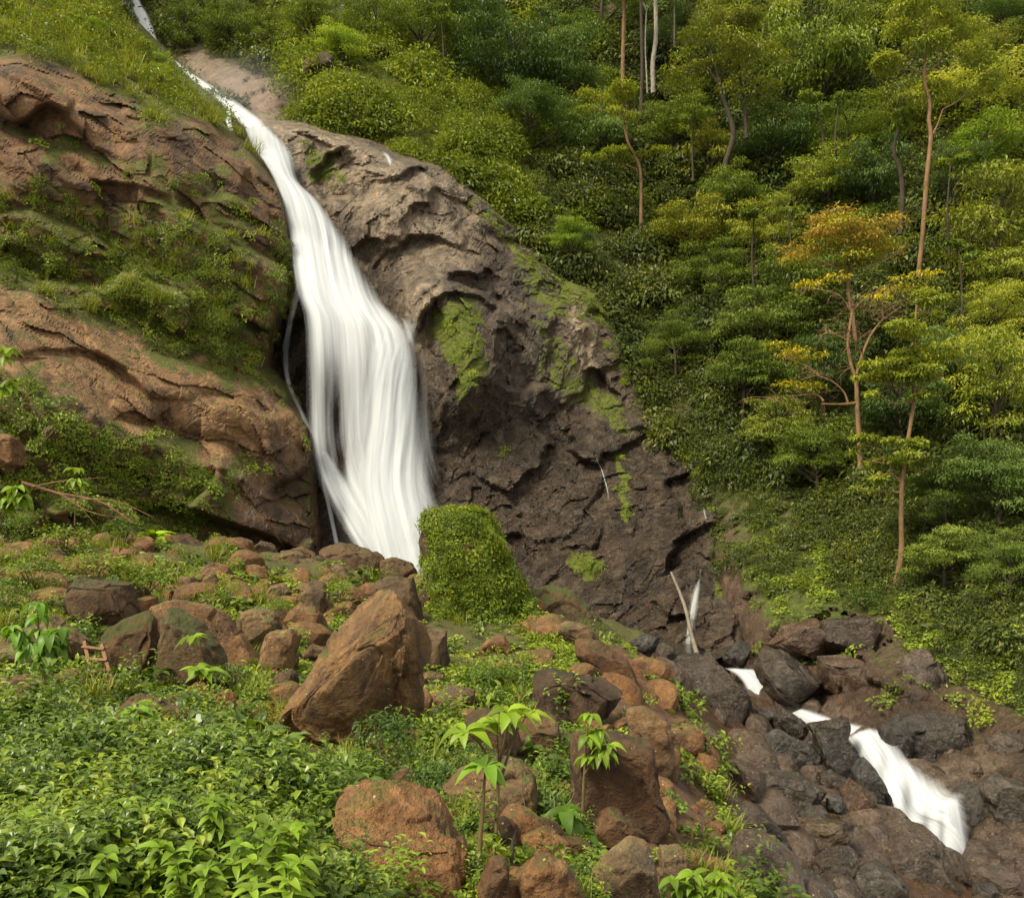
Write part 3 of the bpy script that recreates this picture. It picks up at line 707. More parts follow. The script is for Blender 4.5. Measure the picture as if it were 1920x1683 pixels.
def pool_mat():
    m = NT("pool_water")
    pos = m.n("ShaderNodeNewGeometry").outputs["Position"]
    n = m.noise(m.scale(pos, (1, 1, 1)), 2.2, 5, 0.6, 0.5)
    bp = m.n("ShaderNodeBump", {"Strength": 0.6, "Distance": 0.08, "Height": n})
    b = m.n("ShaderNodeBsdfPrincipled", {"Base Color": (0.035, 0.032, 0.022, 1), "Roughness": 0.10, "Normal": bp.outputs[0], "IOR": 1.33, "Specular IOR Level": 0.5})
    return m.surf(b.outputs[0])
M_POOL = pool_mat()
def pool(name, pts, Z):
    pts = np.array([[(px - CX) / F * Y, Y, Z] for px, Y in pts])
    c = pts.mean(0)
    rings = [c + (pts - c) * s for s in (1.0, 0.8, 0.5, 0.2)]
    n = len(pts); v = np.concatenate(rings + [c[None]]); f = []
    for r in range(3):
        for k in range(n): f.append((r * n + k, r * n + (k + 1) % n, (r + 1) * n + (k + 1) % n, (r + 1) * n + k))
    t = [(3 * n + k, 3 * n + (k + 1) % n, 4 * n) for k in range(n)]
    link(name, mesh_data(name, v, [np.array(f), np.array(t)], M_POOL), kind="structure")
pool("stream_pool", [(1700, 26), (1780, 25.5), (1900, 25.5), (2050, 25), (2100, 16), (1900, 16), (1760, 17), (1720, 21)], -9.1)
pool("plunge_pool", [(600, 60), (800, 61), (1000, 57), (1200, 52), (1380, 44), (1330, 41), (1150, 44), (900, 47), (700, 48)], -6.25)

# drifting spray: soft puffs of fine droplets where the water strikes
def mist(label, px, py, rx, ry, Y, dens):
    m = NT("spray"); tc = m.n("ShaderNodeTexCoord").outputs["Object"]
    ln = m.n("ShaderNodeVectorMath", {0: tc}, operation='LENGTH').outputs["Value"]
    n = m.noise(tc, 1.8, 2, 0.5)
    f = m.math('MULTIPLY', m.ramp(ln, 0.1, 1.0, 1.0, 0.0), m.ramp(n, 0.3, 0.7))
    pv = m.n("ShaderNodeVolumePrincipled", {"Color": (0.95, 0.96, 0.97, 1), "Density": m.math('MULTIPLY', f, dens), "Anisotropy": 0.2})
    m.t.links.new(pv.outputs[0], m.out.inputs["Volume"])
    import bmesh
    bm = bmesh.new(); bmesh.ops.create_icosphere(bm, subdivisions=3, radius=1.0); me = bpy.data.meshes.new("spray_mist"); bm.to_mesh(me); bm.free(); me.materials.append(m.mat)
    o = link("spray_mist", me, kind="stuff", label=label, category="mist"); o.location = P(px, py, Y); o.scale = (rx * Y / F, 2.6, ry * Y / F)
mist("faint spray drifting at the foot of the main waterfall", 760, 1010, 150, 110, 57.5, 0.14)
mist("thin spray hanging over the upper stream", 430, 165, 130, 75, 74, 0.10)
# ------------------------------------------------------------------ boulders
_ico = {}
def ico(sub):
    if sub not in _ico:
        import bmesh
        bm = bmesh.new(); bmesh.ops.create_icosphere(bm, subdivisions=sub, radius=1.0)
        _ico[sub] = (np.array([v.co[:] for v in bm.verts]), np.array([[v.index for v in f.verts] for f in bm.faces])); bm.free()
    return _ico[sub]

def boulder_shape(outline, Y, seed, box=0.62, depth=0.8, cuts=None, ncut=10, rough=1.0, sink=0.3, sub=5):
    """rock body whose silhouette from the path follows the outline, with thickness, flat fracture faces and grain; returns verts about its base"""
    r = np.random.default_rng(seed)
    o = np.array(outline, float); o = o.mean(0) + (o - o.mean(0)) * 1.06
    cxy = np.array([(o[:, 0].min() + o[:, 0].max()) / 2, (o[:, 1].min() + o[:, 1].max()) / 2]) * 0.5 + o.mean(0) * 0.5
    # radius by angle
    th = np.linspace(-np.pi, np.pi, 181)
    R = np.zeros_like(th)
    for k, t in enumerate(th):
        dx, dy = math.cos(t), -math.sin(t)
        best = 1.0
        for a in range(len(o)):
            p1 = o[a] - cxy; p2 = o[(a + 1) % len(o)] - cxy; e = p2 - p1
            den = dx * e[1] - dy * e[0]
            if abs(den) < 1e-9: continue
            s = (p1[0] * e[1] - p1[1] * e[0]) / den; q = (p1[0] * dy - p1[1] * dx) / den
            if s > 0 and -1e-6 <= q <= 1 + 1e-6: best = max(best, s)
        R[k] = best
    kr = np.hanning(9); kr /= kr.sum(); R = np.convolve(np.pad(R[:-1], 4, 'wrap'), kr, 'valid'); R = np.r_[R, R[0]]
    d, f = ico(sub)
    ang = np.arctan2(d[:, 2], d[:, 0]); s = np.hypot(d[:, 0], d[:, 2])
    rad = np.interp(ang, th, R) * Y / F
    rad = rad * (1 + sink * np.clip(-np.sin(ang), 0, 1))
    mean = R.mean() * Y / F
    rho = s ** box; dep = np.sign(d[:, 1]) * np.abs(d[:, 1]) ** box
    v = np.stack([rho * np.cos(ang) * rad, dep * depth * mean, rho * np.sin(ang) * rad], -1) / mean
    cs = list(cuts or [])
    for _ in range(ncut):
        n = r.normal(size=3); n[1] = -abs(n[1]) * 0.9; n /= np.linalg.norm(n)
        cs.append((*n, 0.66 + 0.26 * r.random()))
    for nx, ny, nz, t in cs:
        n = np.array([nx, ny, nz], float); n /= np.linalg.norm(n)
        ext = (v @ n).max()
        h = np.clip(v @ n - t * ext, 0, None)
        v = v - n * (h * 0.92)[:, None]
    q = d * 1.0 + seed * 3.7
    n3 = fbm(q * 1.3, 3) * 0.055 + blocks(q * 1.5 + 3, 0.03, 0.20, 0.0) * 0.55 + fbm(q * 5, 4) * 0.024 + fbm(q * 16, 3) * 0.010
    v = v + d * (n3 * rough)[:, None]
    v = v * mean
    base = P(cxy[0], cxy[1], Y)
    zmin = v[:, 2].min()
    return v - np.array([0, 0, zmin]), f, base + np.array([0, depth * mean * 0.35, zmin])

BOULDERS = []
def boulder(label, outline, Y, mat=None, tint=(1, 1, 1), group=None, moss=0.0, name="boulder", auto=True, **kw):
    seed = int(abs(outline[0][0] * 7 + outline[0][1] * 13)) % 991 + 1
    wpx = max(o[0] for o in outline) - min(o[0] for o in outline)
    BOULDERS.append(outline)
    if auto and Y < 35:          # stand it where its foot meets the ground
        bot = max(o[1] for o in outline); cx_ = np.mean([o[0] for o in outline])
        h, ok = ground_hit([cx_], [bot - 0.10 * (bot - min(o[1] for o in outline))])
        if ok[0]: Y = float(np.clip(h[0, 1], Y * 0.78, Y * 1.2))
    kw.setdefault("sub", 6 if wpx > 130 else 5 if wpx > 45 else 4)
    v, f, base = boulder_shape(outline, Y, seed, **kw)
    me = mesh_data(name, v, f, mat or M_RED, True, {"moss": np.full(len(v), moss)})
    o = link(name, me, label=label, category="boulder", group=group)
    o.location = base
    jit = 0.66 + 0.46 * ((seed * 37) % 100) / 100; gr = 0.42 * ((seed * 53) % 100) / 100
    o.color = (tint[0] * jit * (1 - 0.5 * gr), tint[1] * jit * (1 + 0.3 * gr), tint[2] * jit * (1 + 1.2 * gr), 1)
    return o

TILT = [(697, 1112), (731, 1133), (768, 1180), (784, 1214), (782, 1280), (772, 1345), (735, 1385), (660, 1410), (605, 1418), (576, 1420), (536, 1376), (543, 1335), (584, 1264), (618, 1197), (650, 1145)]
boulder("huge tilted red-brown slab boulder leaning right in the middle foreground", TILT, 17.0, tint=(1.12, 0.98, 0.82), box=0.5, depth=0.75, ncut=2, cuts=[(-0.62, -0.40, 0.68, 0.52), (0.42, -0.88, -0.22, 0.60), (0.9, -0.2, 0.1, 0.85)], sink=0.05, sub=7)
VINE = [(786, 1010), (790, 985), (812, 972), (850, 965), (888, 972), (916, 996), (935, 1045), (962, 1105), (990, 1165), (1010, 1235), (960, 1262), (890, 1268), (830, 1255), (798, 1200), (788, 1100)]
VB = boulder("tall rounded rock cloaked in green vines in front of the waterfall", VINE, 36.0, box=0.42, depth=0.8, ncut=0, cuts=[(-0.75, -0.65, 0.0, 0.72), (0.12, 0.0, 0.99, 0.90), (-1, 0, 0.05, 0.86)], rough=1.3, sink=0.1, tint=(0.75, 0.75, 0.75))
DK = (0.60, 0.61, 0.66); MS = (0.72, 0.74, 0.66); OR = (1.12, 1.05, 1.0)
B = boulder
B("yellow-mossed hump of rock just right of the vine-covered rock", [(990, 1118), (1030, 1104), (1070, 1110), (1110, 1148), (1150, 1188), (1185, 1228), (1120, 1240), (1050, 1200), (1005, 1160)], 39, tint=DK, moss=0.42, ncut=2)
B("dark flat-topped boulder on the ridge directly below the waterfall", [(583, 1027), (625, 1019), (655, 1020), (690, 1029), (706, 1055), (714, 1074), (690, 1086), (650, 1080), (612, 1060)], 42.5, tint=DK)
B("rounded brown boulder on the ridge left of the dark one below the fall", [(490, 1062), (513, 1035), (547, 1033), (584, 1051), (588, 1076), (543, 1084), (492, 1078)], 40)
B("dark brown block wedged between the tilted slab and the vine rock", [(701, 1093), (731, 1084), (772, 1084), (790, 1118), (789, 1166), (756, 1178), (728, 1141), (705, 1108)], 33, tint=DK)
B("low brown rock at the foot of the fall beside the vine rock", [(714, 1052), (740, 1045), (768, 1057), (783, 1080), (760, 1092), (712, 1084)], 41, tint=(0.8, 0.8, 0.8))
B("brown boulder leaning behind the top left edge of the tilted slab", [(561, 1108), (584, 1089), (614, 1101), (622, 1147), (614, 1166), (584, 1142), (560, 1122)], 28, tint=(0.85, 0.85, 0.85))
B("rounded red boulder left of the tilted slab above the small egg-shaped stone", [(528, 1170), (551, 1140), (572, 1133), (601, 1153), (617, 1180), (605, 1199), (563, 1194), (530, 1182)], 23, tint=OR)
B("rounded orange-brown boulder, leftmost of the round red cluster", [(434, 1178), (451, 1151), (485, 1140), (510, 1153), (521, 1180), (497, 1210), (472, 1220), (443, 1204)], 24, tint=OR)
B("orange-brown boulder in the middle of the round red cluster", [(482, 1216), (501, 1193), (543, 1180), (556, 1197), (548, 1249), (522, 1270), (493, 1270), (481, 1249)], 22, tint=OR)
B("small egg-shaped red stone against the tilted slab's left edge", [(561, 1223), (585, 1208), (607, 1218), (595, 1241), (572, 1242)], 21.5, tint=OR)
B("dark brown rock in the shade under the round red cluster", [(497, 1283), (522, 1265), (547, 1256), (557, 1281), (541, 1306), (505, 1306)], 20, tint=DK)
B("mossy rounded boulder right beside the wooden ladder", [(184, 1195), (217, 1160), (259, 1148), (277, 1168), (281, 1214), (272, 1266), (234, 1287), (196, 1272), (187, 1231)], 21, tint=MS, moss=0.28)
B("big mossy boulder hung with leafy vines right of the ladder boulder", [(280, 1162), (309, 1143), (347, 1155), (378, 1189), (404, 1231), (396, 1285), (330, 1300), (296, 1265), (284, 1200)], 20.3, tint=MS, moss=0.18)
B("long red-brown boulder rising behind the vine-hung mossy boulder", [(276, 1141), (317, 1125), (368, 1141), (409, 1162), (443, 1204), (462, 1247), (462, 1300), (400, 1310), (310, 1240)], 22.3, auto=False)
B("dark overhanging boulder with a grassy cap on the left bank", [(104, 1095), (146, 1078), (200, 1082), (236, 1100), (238, 1150), (200, 1180), (146, 1160), (108, 1128)], 27, tint=DK, moss=0.1)
B("flat dark rock lying at the foot of the left cliff", [(311, 1008), (347, 1001), (378, 1022), (378, 1038), (326, 1034)], 46, tint=DK)
B("flat reddish slab below the left cliff among yellow-green plants", [(257, 1032), (309, 1032), (361, 1054), (366, 1071), (292, 1068)], 42)
B("small upright brown stone on the left bank beyond the red cluster", [(379, 1082), (393, 1069), (410, 1097), (413, 1117), (379, 1114)], 33)
B("brown block at the right end of the grassy-capped dark boulder", [(333, 1081), (359, 1083), (374, 1109), (357, 1130), (336, 1118)], 32)
B("small pointed red stone standing in the greenery below the vine-hung boulder", [(399, 1329), (418, 1288), (434, 1304), (443, 1337), (422, 1348)], 17, tint=OR)
B("long low red-brown rock half buried in leaves lower left", [(194, 1358), (226, 1318), (251, 1307), (284, 1317), (334, 1334), (370, 1341), (343, 1374), (305, 1379), (259, 1364)], 16, tint=OR)
B("small flat orange rock below the long low half-buried rock", [(188, 1396), (209, 1377), (251, 1370), (269, 1381), (236, 1401), (201, 1410)], 14.5, tint=OR)
B("broad red-brown rock at the left edge behind the leafy sapling", [(-30, 1199), (25, 1189), (84, 1158), (121, 1187), (147, 1214), (152, 1243), (84, 1255), (-30, 1255)], 22)
B("tiny reddish rock poking out of leaves at far lower left", [(76, 1378), (96, 1371), (104, 1389), (84, 1397)], 14)
B("large orange-brown boulder cut by the bottom edge of the picture", [(632, 1514), (660, 1501), (747, 1496), (814, 1508), (840, 1556), (862, 1607), (876, 1683), (860, 1760), (690, 1760), (655, 1620), (638, 1555)], 9.5, tint=OR, depth=0.9, ncut=3, sub=7, cuts=[(0.1, -0.35, 0.93, 0.72)])
B("small brown boulder standing behind the large bottom boulder", [(719, 1492), (731, 1460), (760, 1443), (780, 1450), (781, 1496), (752, 1503)], 11.5)
B("round flat-topped reddish rock behind the thin-stemmed sapling", [(829, 1479), (856, 1455), (939, 1430), (977, 1437), (1000, 1473), (1000, 1508), (960, 1536), (898, 1533), (846, 1514)], 11, depth=0.95, cuts=[(0.0, -0.62, 0.78, 0.60)], ncut=2)
B("brown boulder under the dark grey slab, right of the sapling leaves", [(967, 1383), (981, 1351), (1035, 1342), (1066, 1367), (1067, 1404), (1044, 1422), (1002, 1432), (975, 1418)], 14)
B("long dark grey slab on the slope right of the vine rock", [(983, 1299), (998, 1263), (1031, 1262), (1065, 1270), (1140, 1279), (1170, 1306), (1167, 1341), (1106, 1356), (1035, 1345), (984, 1331)], 19, tint=(0.50, 0.53, 0.60), box=0.5)
B("big square grey-brown block on the lower right slope", [(1078, 1392), (1120, 1388), (1164, 1392), (1221, 1406), (1229, 1493), (1252, 1552), (1211, 1574), (1164, 1550), (1086, 1524)], 12.5, tint=(0.66, 0.66, 0.66), box=0.45, ncut=3)
B("rounded brown rock tucked under the big square block", [(1115, 1533), (1156, 1520), (1194, 1556), (1217, 1582), (1177, 1604), (1124, 1582)], 11, tint=(0.8, 0.8, 0.8))
B("reddish boulder at the bottom edge below the square block", [(1136, 1623), (1185, 1586), (1216, 1594), (1229, 1638), (1224, 1740), (1105, 1740), (1115, 1650)], 9.5)
B("rough brown rock above the square block on the ridge slope", [(1180, 1337), (1211, 1329), (1247, 1355), (1269, 1386), (1264, 1443), (1228, 1454), (1184, 1403)], 16, tint=(0.82, 0.82, 0.82))
B("small squarish rock at the bottom edge right of the sapling stem", [(897, 1629), (935, 1610), (953, 1632), (951, 1680), (940, 1730), (896, 1730)], 8.5, tint=(0.85, 0.85, 0.85))
B("low brown rock at bottom edge between sapling stem and bushes", [(970, 1634), (1019, 1614), (1065, 1630), (1088, 1683), (1090, 1740), (968, 1740)], 8.5)
B("brown rock in tangled twigs just above the bottom edge rocks", [(979, 1575), (1023, 1555), (1066, 1586), (1058, 1626), (1002, 1612)], 10)
B("small brown stone at the right foot of the tilted slab", [(771, 1324), (797, 1292), (811, 1314), (798, 1346), (776, 1343)], 17.5)
B("smooth rounded stone on the grass right of the tilted slab's foot", [(818, 1304), (843, 1288), (881, 1292), (899, 1314), (864, 1338), (825, 1331)], 18)
B("flat stone below the vine rock, half hidden by grass", [(782, 1266), (797, 1257), (839, 1269), (837, 1284), (789, 1285)], 22)
B("dark shaded boulder behind the sapling's upper leaves", [(871, 1350), (910, 1326), (965, 1355), (974, 1398), (931, 1428), (879, 1393)], 15, tint=DK)
B("upright brown rock face under the left side of the vine rock", [(772, 1191), (800, 1180), (832, 1182), (838, 1250), (789, 1260)], 29, tint=(0.82, 0.82, 0.82), box=0.45)
B("small pale boulder at the far left edge of the lower cliff", [(-25, 812), (8, 814), (27, 824), (36, 862), (-25, 868)], 45)
B("dark boulder jutting from the bushes at the head of the green bank", [(564, 112), (578, 108), (592, 122), (585, 136), (568, 138)], 84, tint=DK)
B("second dark boulder under the yellow bush at the head of the green bank", [(592, 98), (610, 95), (624, 108), (618, 122), (598, 120)], 84, tint=DK)

B("grey-topped stone between the two ridge boulders below the fall", [(578, 1047), (600, 1041), (619, 1062), (606, 1076), (580, 1070)], 41.5, tint=DK)
B("brown slab sloping down from the dark ridge boulder", [(617, 1062), (636, 1056), (671, 1098), (672, 1112), (646, 1104)], 37, tint=(0.8, 0.8, 0.8))
B("low brown stone left of the rounded ridge boulder", [(456, 1055), (487, 1043), (501, 1050), (494, 1066), (461, 1067)], 40)
B("flat brown stone behind the rounded ridge boulder", [(541, 1031), (564, 1025), (588, 1036), (586, 1048), (550, 1042)], 44)
B("small dark stone right of the dark ridge boulder below the fall", [(690, 1037), (703, 1031), (719, 1045), (722, 1062), (703, 1062)], 43, tint=DK)
B("red stone in bushes above the round red cluster", [(494, 1120), (509, 1098), (528, 1095), (545, 1113), (535, 1128), (508, 1128)], 29)
B("small red stone right of the bushy shrub above the cluster", [(449, 1112), (463, 1107), (479, 1120), (477, 1135), (449, 1135)], 29)
B("dark rock at the cliff foot left of the ridge boulders", [(461, 1031), (485, 1014), (511, 1021), (516, 1040), (475, 1050)], 47, tint=DK)
B("small red-brown slab on the left bank below the cliff foot", [(392, 1056), (415, 1045), (441, 1047), (445, 1060), (400, 1068)], 40)
B("brown boulder poking from the left bank under the pale green shrub", [(75, 1042), (110, 1026), (150, 1034), (160, 1055), (90, 1060)], 38)
B("red-brown rock between grassy-capped boulder and long reddish boulder", [(232, 1108), (262, 1100), (285, 1118), (280, 1142), (236, 1140)], 27)
B("brown rock at the left edge above the lower left weeds", [(-20, 1275), (40, 1268), (80, 1285), (60, 1310), (-20, 1315)], 18)
B("reddish rock below the flat-topped rock, beside the sapling stem", [(905, 1545), (945, 1535), (972, 1555), (960, 1590), (912, 1590)], 10)
B("small rock between square block and round brown rock", [(1088, 1520), (1112, 1515), (1125, 1540), (1105, 1560), (1086, 1550)], 11.5)
B("brown boulder at the slope's bottom beside the leafy ravine rim", [(1235, 1600), (1275, 1590), (1300, 1630), (1290, 1680), (1240, 1690)], 10.5, tint=(0.85, 0.85, 0.85))
B("brown outcrop on the ridge slope below the yellow-mossed hump", [(1080, 1200), (1130, 1205), (1190, 1250), (1200, 1285), (1140, 1275), (1090, 1240)], 27, tint=(0.8, 0.8, 0.8))
B("tan-brown outcrop at the ridge line right of the mossed hump", [(1040, 1165), (1090, 1170), (1140, 1205), (1110, 1225), (1050, 1195)], 33, tint=(0.85, 0.85, 0.85))

def W(label, outline, Y, **kw):
    kw["tint"] = tuple(0.84 * t for t in kw.get("tint", (1, 1, 1)))
    kw.setdefault("ncut", 14)
    kw.setdefault("mat", M_WETROCK); kw["auto"] = False
    if kw.get("box") == 0.45:      # bedrock blocks of the bank reach into their neighbours
        c_ = np.mean(outline, 0); outline = [tuple(c_ + (np.array(o) - c_) * 1.14) for o in outline]
    return boulder(label, outline, Y, **kw)
W("huge dark wet boulder left of the upper stream cascade", [(1257, 1264), (1271, 1236), (1339, 1234), (1390, 1268), (1421, 1317), (1427, 1354), (1408, 1394), (1373, 1411), (1331, 1394), (1282, 1308)], 31, sub=6, moss=0.12)
W("dark angular rock on the ridge line near the fallen trunk", [(1184, 1207), (1207, 1190), (1238, 1197), (1233, 1224), (1211, 1235), (1190, 1221)], 33)
W("pale-topped rock wedged beside the huge dark stream boulder", [(1227, 1237), (1241, 1201), (1272, 1222), (1277, 1236), (1258, 1269), (1235, 1260)], 32, tint=(1.2, 1.2, 1.2))
W("dark shiny boulder below the upper cascade's pool", [(1449, 1354), (1476, 1329), (1498, 1338), (1525, 1381), (1510, 1390), (1470, 1381)], 30, tint=(0.75, 0.78, 0.8))
W("fractured brown boulder in the middle of the stream bed", [(1431, 1392), (1467, 1372), (1502, 1397), (1533, 1402), (1538, 1433), (1519, 1458), (1472, 1450), (1440, 1418)], 27, tint=(1.15, 1.05, 1))
W("dark wet block left of the top of the lower cascade", [(1526, 1374), (1561, 1379), (1605, 1405), (1603, 1454), (1574, 1467), (1534, 1422)], 27, tint=(0.7, 0.72, 0.75))
W("flat wet slab overhanging the lip of the lower cascade", [(1518, 1361), (1553, 1355), (1604, 1350), (1610, 1364), (1578, 1398), (1543, 1384)], 29, tint=(0.85, 0.87, 0.9), box=0.5)
W("mossy brown rock at the ravine edge beside the leafy bank", [(1341, 1464), (1373, 1453), (1396, 1475), (1396, 1507), (1373, 1526), (1350, 1496)], 22, moss=0.15)
W("long smooth boulder lying across the stream bed", [(1394, 1473), (1425, 1453), (1506, 1461), (1550, 1482), (1551, 1507), (1484, 1544), (1433, 1531), (1397, 1504)], 22, tint=(1.05, 1.0, 0.95))
W("rounded brown boulder left of the middle of the lower cascade", [(1585, 1490), (1604, 1462), (1631, 1479), (1653, 1510), (1631, 1544), (1589, 1539)], 23, tint=(1.25, 1.05, 0.9))
W("tall dark slab along the left edge of the lower cascade", [(1603, 1411), (1625, 1414), (1656, 1469), (1687, 1548), (1655, 1555), (1611, 1469)], 25, tint=(0.75, 0.77, 0.8))
W("dark knobbly rock between fractured boulder and cascade slab", [(1530, 1456), (1566, 1447), (1592, 1462), (1589, 1495), (1561, 1501)], 24, tint=(0.7, 0.72, 0.75))
W("flat-topped mossy boulder above the lower stream stones", [(1474, 1571), (1510, 1543), (1570, 1546), (1622, 1555), (1615, 1580), (1553, 1595), (1540, 1616), (1504, 1602)], 20, moss=0.2, tint=(1.2, 1.15, 0.95))
W("dark smooth tilted slab flecked with fallen leaves at ravine's near edge", [(1378, 1529), (1408, 1511), (1438, 1530), (1478, 1578), (1504, 1638), (1472, 1673), (1440, 1650), (1388, 1572)], 16.5, tint=(0.7, 0.72, 0.75))
W("wedge-shaped brown boulder near the bottom of the stream bed", [(1512, 1631), (1553, 1603), (1596, 1595), (1627, 1620), (1615, 1650), (1561, 1667)], 18, tint=(1.15, 1.05, 0.95))
W("grey-brown boulder at the bottom edge left of the big smooth one", [(1611, 1657), (1625, 1624), (1664, 1623), (1700, 1661), (1713, 1710), (1608, 1710)], 17.5)
W("dark low rock at the bottom edge below the tilted slab", [(1470, 1665), (1510, 1637), (1562, 1661), (1572, 1710), (1470, 1710)], 16.5, tint=(0.8, 0.8, 0.8))
W("biggest smooth grey boulder in front of the lower cascade's foot", [(1640, 1614), (1677, 1551), (1707, 1546), (1756, 1576), (1820, 1644), (1845, 1740), (1690, 1740), (1653, 1655)], 21, tint=(0.95, 1.0, 1.05), sub=6)
W("small mossy stone left of the wedge-shaped boulder", [(1483, 1597), (1510, 1594), (1533, 1621), (1506, 1638)], 18.5, moss=0.2)
W("small brown rock below the huge dark stream boulder", [(1350, 1409), (1373, 1401), (1401, 1433), (1391, 1454), (1350, 1450)], 25)
W("small dark stone left of the fractured brown boulder", [(1406, 1435), (1442, 1423), (1465, 1450), (1434, 1467)], 25, tint=(0.75, 0.75, 0.78))
W("small wet block at the foot of the upper cascade", [(1420, 1328), (1455, 1326), (1461, 1343), (1433, 1360)], 30.5, tint=(0.8, 0.8, 0.82))
W("shadowed rock under the right end of the long boulder", [(1508, 1516), (1549, 1513), (1559, 1540), (1504, 1552)], 21.5, tint=(0.7, 0.7, 0.72))
W("small pale stone between long boulder and rounded cascade boulder", [(1551, 1499), (1583, 1496), (1589, 1522), (1557, 1522)], 22, tint=(1.15, 1.15, 1.15))
W("round grey rock at the head of the upper cascade", [(1371, 1213), (1390, 1205), (1408, 1209), (1414, 1236), (1399, 1257), (1372, 1253), (1363, 1236)], 41, tint=(0.9, 0.95, 0.95))
W("large pinkish-brown block right of the upper cascade", [(1427, 1255), (1442, 1222), (1506, 1221), (1551, 1279), (1547, 1320), (1484, 1313), (1431, 1281)], 36.5, tint=(1.3, 1.15, 1.05), box=0.5)
W("squarish brown wall block above the pinkish cascade block", [(1453, 1220), (1484, 1180), (1555, 1162), (1556, 1222)], 38.8, tint=(1.25, 1.1, 1.0), box=0.45)
W("square wall block left of the buttressed tree roots", [(1559, 1172), (1632, 1162), (1653, 1202), (1606, 1226), (1559, 1226)], 38, tint=(1.15, 1.05, 1.0), box=0.45)
W("long brown wall block below the mossy ledge of the right bank", [(1559, 1232), (1613, 1243), (1687, 1303), (1700, 1325), (1613, 1321), (1559, 1308)], 36, tint=(1.25, 1.1, 1.0), box=0.45)
W("upright reddish wall block on the right bank under hanging vines", [(1696, 1247), (1730, 1232), (1760, 1228), (1773, 1279), (1778, 1326), (1713, 1326)], 34, tint=(1.25, 1.05, 0.95), box=0.45)
W("wide low brown boulder right of the lower cascade's lip", [(1675, 1358), (1698, 1342), (1783, 1345), (1850, 1363), (1851, 1409), (1805, 1450), (1741, 1445), (1705, 1392)], 29.5, tint=(1.1, 1.0, 0.95), sub=6)
W("dark shiny rock touching the right side of the cascade lip", [(1649, 1365), (1681, 1362), (1717, 1390), (1717, 1420), (1675, 1414)], 29, tint=(0.7, 0.73, 0.78))
W("wet black rock right of the lower cascade's foot", [(1790, 1495), (1826, 1470), (1867, 1493), (1884, 1569), (1826, 1600), (1808, 1546)], 26, tint=(0.68, 0.7, 0.74))
W("grey boulder at the right edge beside the wet black rock", [(1854, 1473), (1890, 1453), (1945, 1471), (1945, 1575), (1884, 1578)], 25, tint=(0.95, 0.95, 0.95))
W("brown rock at the right edge above the grey boulder", [(1867, 1388), (1900, 1378), (1945, 1380), (1945, 1455), (1875, 1454)], 28)
W("small half-sunk stone in the stream pool at bottom right", [(1833, 1661), (1869, 1661), (1876, 1710), (1833, 1710)], 19)
# ------------------------------------------------------------------ leaves and plants
def leaf_shape(seg=1, width=0.42, fold=0.12, curl=0.18):
    """one leaf along +Y, length 1, upper side +Z; returns verts, quads"""
    if seg == 1:
        v = np.array([[0, 0, 0], [width / 2, 0.42, fold], [0, 1, -curl], [-width / 2, 0.42, fold]])
        return v, np.array([[0, 1, 2, 3]])
    t = np.linspace(0, 1, seg + 1)
    w = width * np.sin(np.pi * np.clip(t, 0, 1) ** 0.8) ** 0.85 * 0.5
    w[0] = 0.015; w[-1] = 0.004
    z = 0.10 * np.sin(t * np.pi) - curl * t ** 2
    rows = []
    for k in range(seg + 1):
        rows += [[-w[k], t[k], z[k] + fold * w[k] * 2], [0, t[k], z[k]], [w[k], t[k], z[k] + fold * w[k] * 2]]
    return np.array(rows), gridfaces(seg + 1, 3)

def place_leaves(shape, pos, direc, up, size, lv=None):
    """copies of one leaf at many places, as one vertex and face array"""
    sv, sf = shape
    direc = direc / (np.linalg.norm(direc, axis=1)[:, None] + 1e-9)
    x = np.cross(direc, up); x /= np.linalg.norm(x, axis=1)[:, None] + 1e-9
    z = np.cross(x, direc)
    size = np.broadcast_to(size, (len(pos),))
    v = pos[:, None] + size[:, None, None] * (sv[None, :, 0:1] * x[:, None] + sv[None, :, 1:2] * direc[:, None] + sv[None, :, 2:3] * z[:, None])
    f = sf[None] + (np.arange(len(pos)) * len(sv))[:, None, None]
    lv = rng.random(len(pos)) if lv is None else lv
    return v.reshape(-1, 3), f.reshape(-1, sf.shape[1]), np.repeat(lv, len(sv))

def unit(n, r=rng):
    v = r.normal(size=(n, 3)); return v / np.linalg.norm(v, axis=1)[:, None]

def ball_clump(n, leaf, squash=0.75, seg=1, width=0.42, droop=0.35, fill=0.45):
    d = unit(n); d[:, 2] = np.where(rng.random(n) < 0.7, np.abs(d[:, 2]), d[:, 2])
    r = fill + (1 - fill) * rng.random(n) ** 0.6
    lump = 1 + 0.30 * fbm(d * 1.7 + rng.random() * 50, 2)
    pos = d * (r * lump)[:, None] * np.array([1, 1, squash])
    direc = d + 0.9 * unit(n) + np.array([0, 0, -droop])
    up = 0.7 * d + np.array([0, 0, 0.9]) + 0.35 * unit(n)
    return place_leaves(leaf_shape(seg, width), pos, direc, up, leaf * (0.6 + 0.8 * rng.random(n)))

def carpet_clump(n, leaf, seg=1, width=0.62, thick=0.10):
    a = rng.random(n) * 6.283; r = np.sqrt(rng.random(n)) * (0.75 + 0.25 * np.sin(a * 3 + rng.random() * 6))
    pos = np.stack([r * np.cos(a), r * np.sin(a), thick * rng.random(n) * (1.2 - r)], -1)
    b = rng.random(n) * 6.283
    direc = np.stack([np.cos(b), np.sin(b), -0.15 + 0.5 * rng.random(n)], -1)
    up = np.array([0, 0, 1.0]) + 0.55 * unit(n)
    return place_leaves(leaf_shape(seg, width), pos, direc, up, leaf * (0.6 + 0.8 * rng.random(n)))

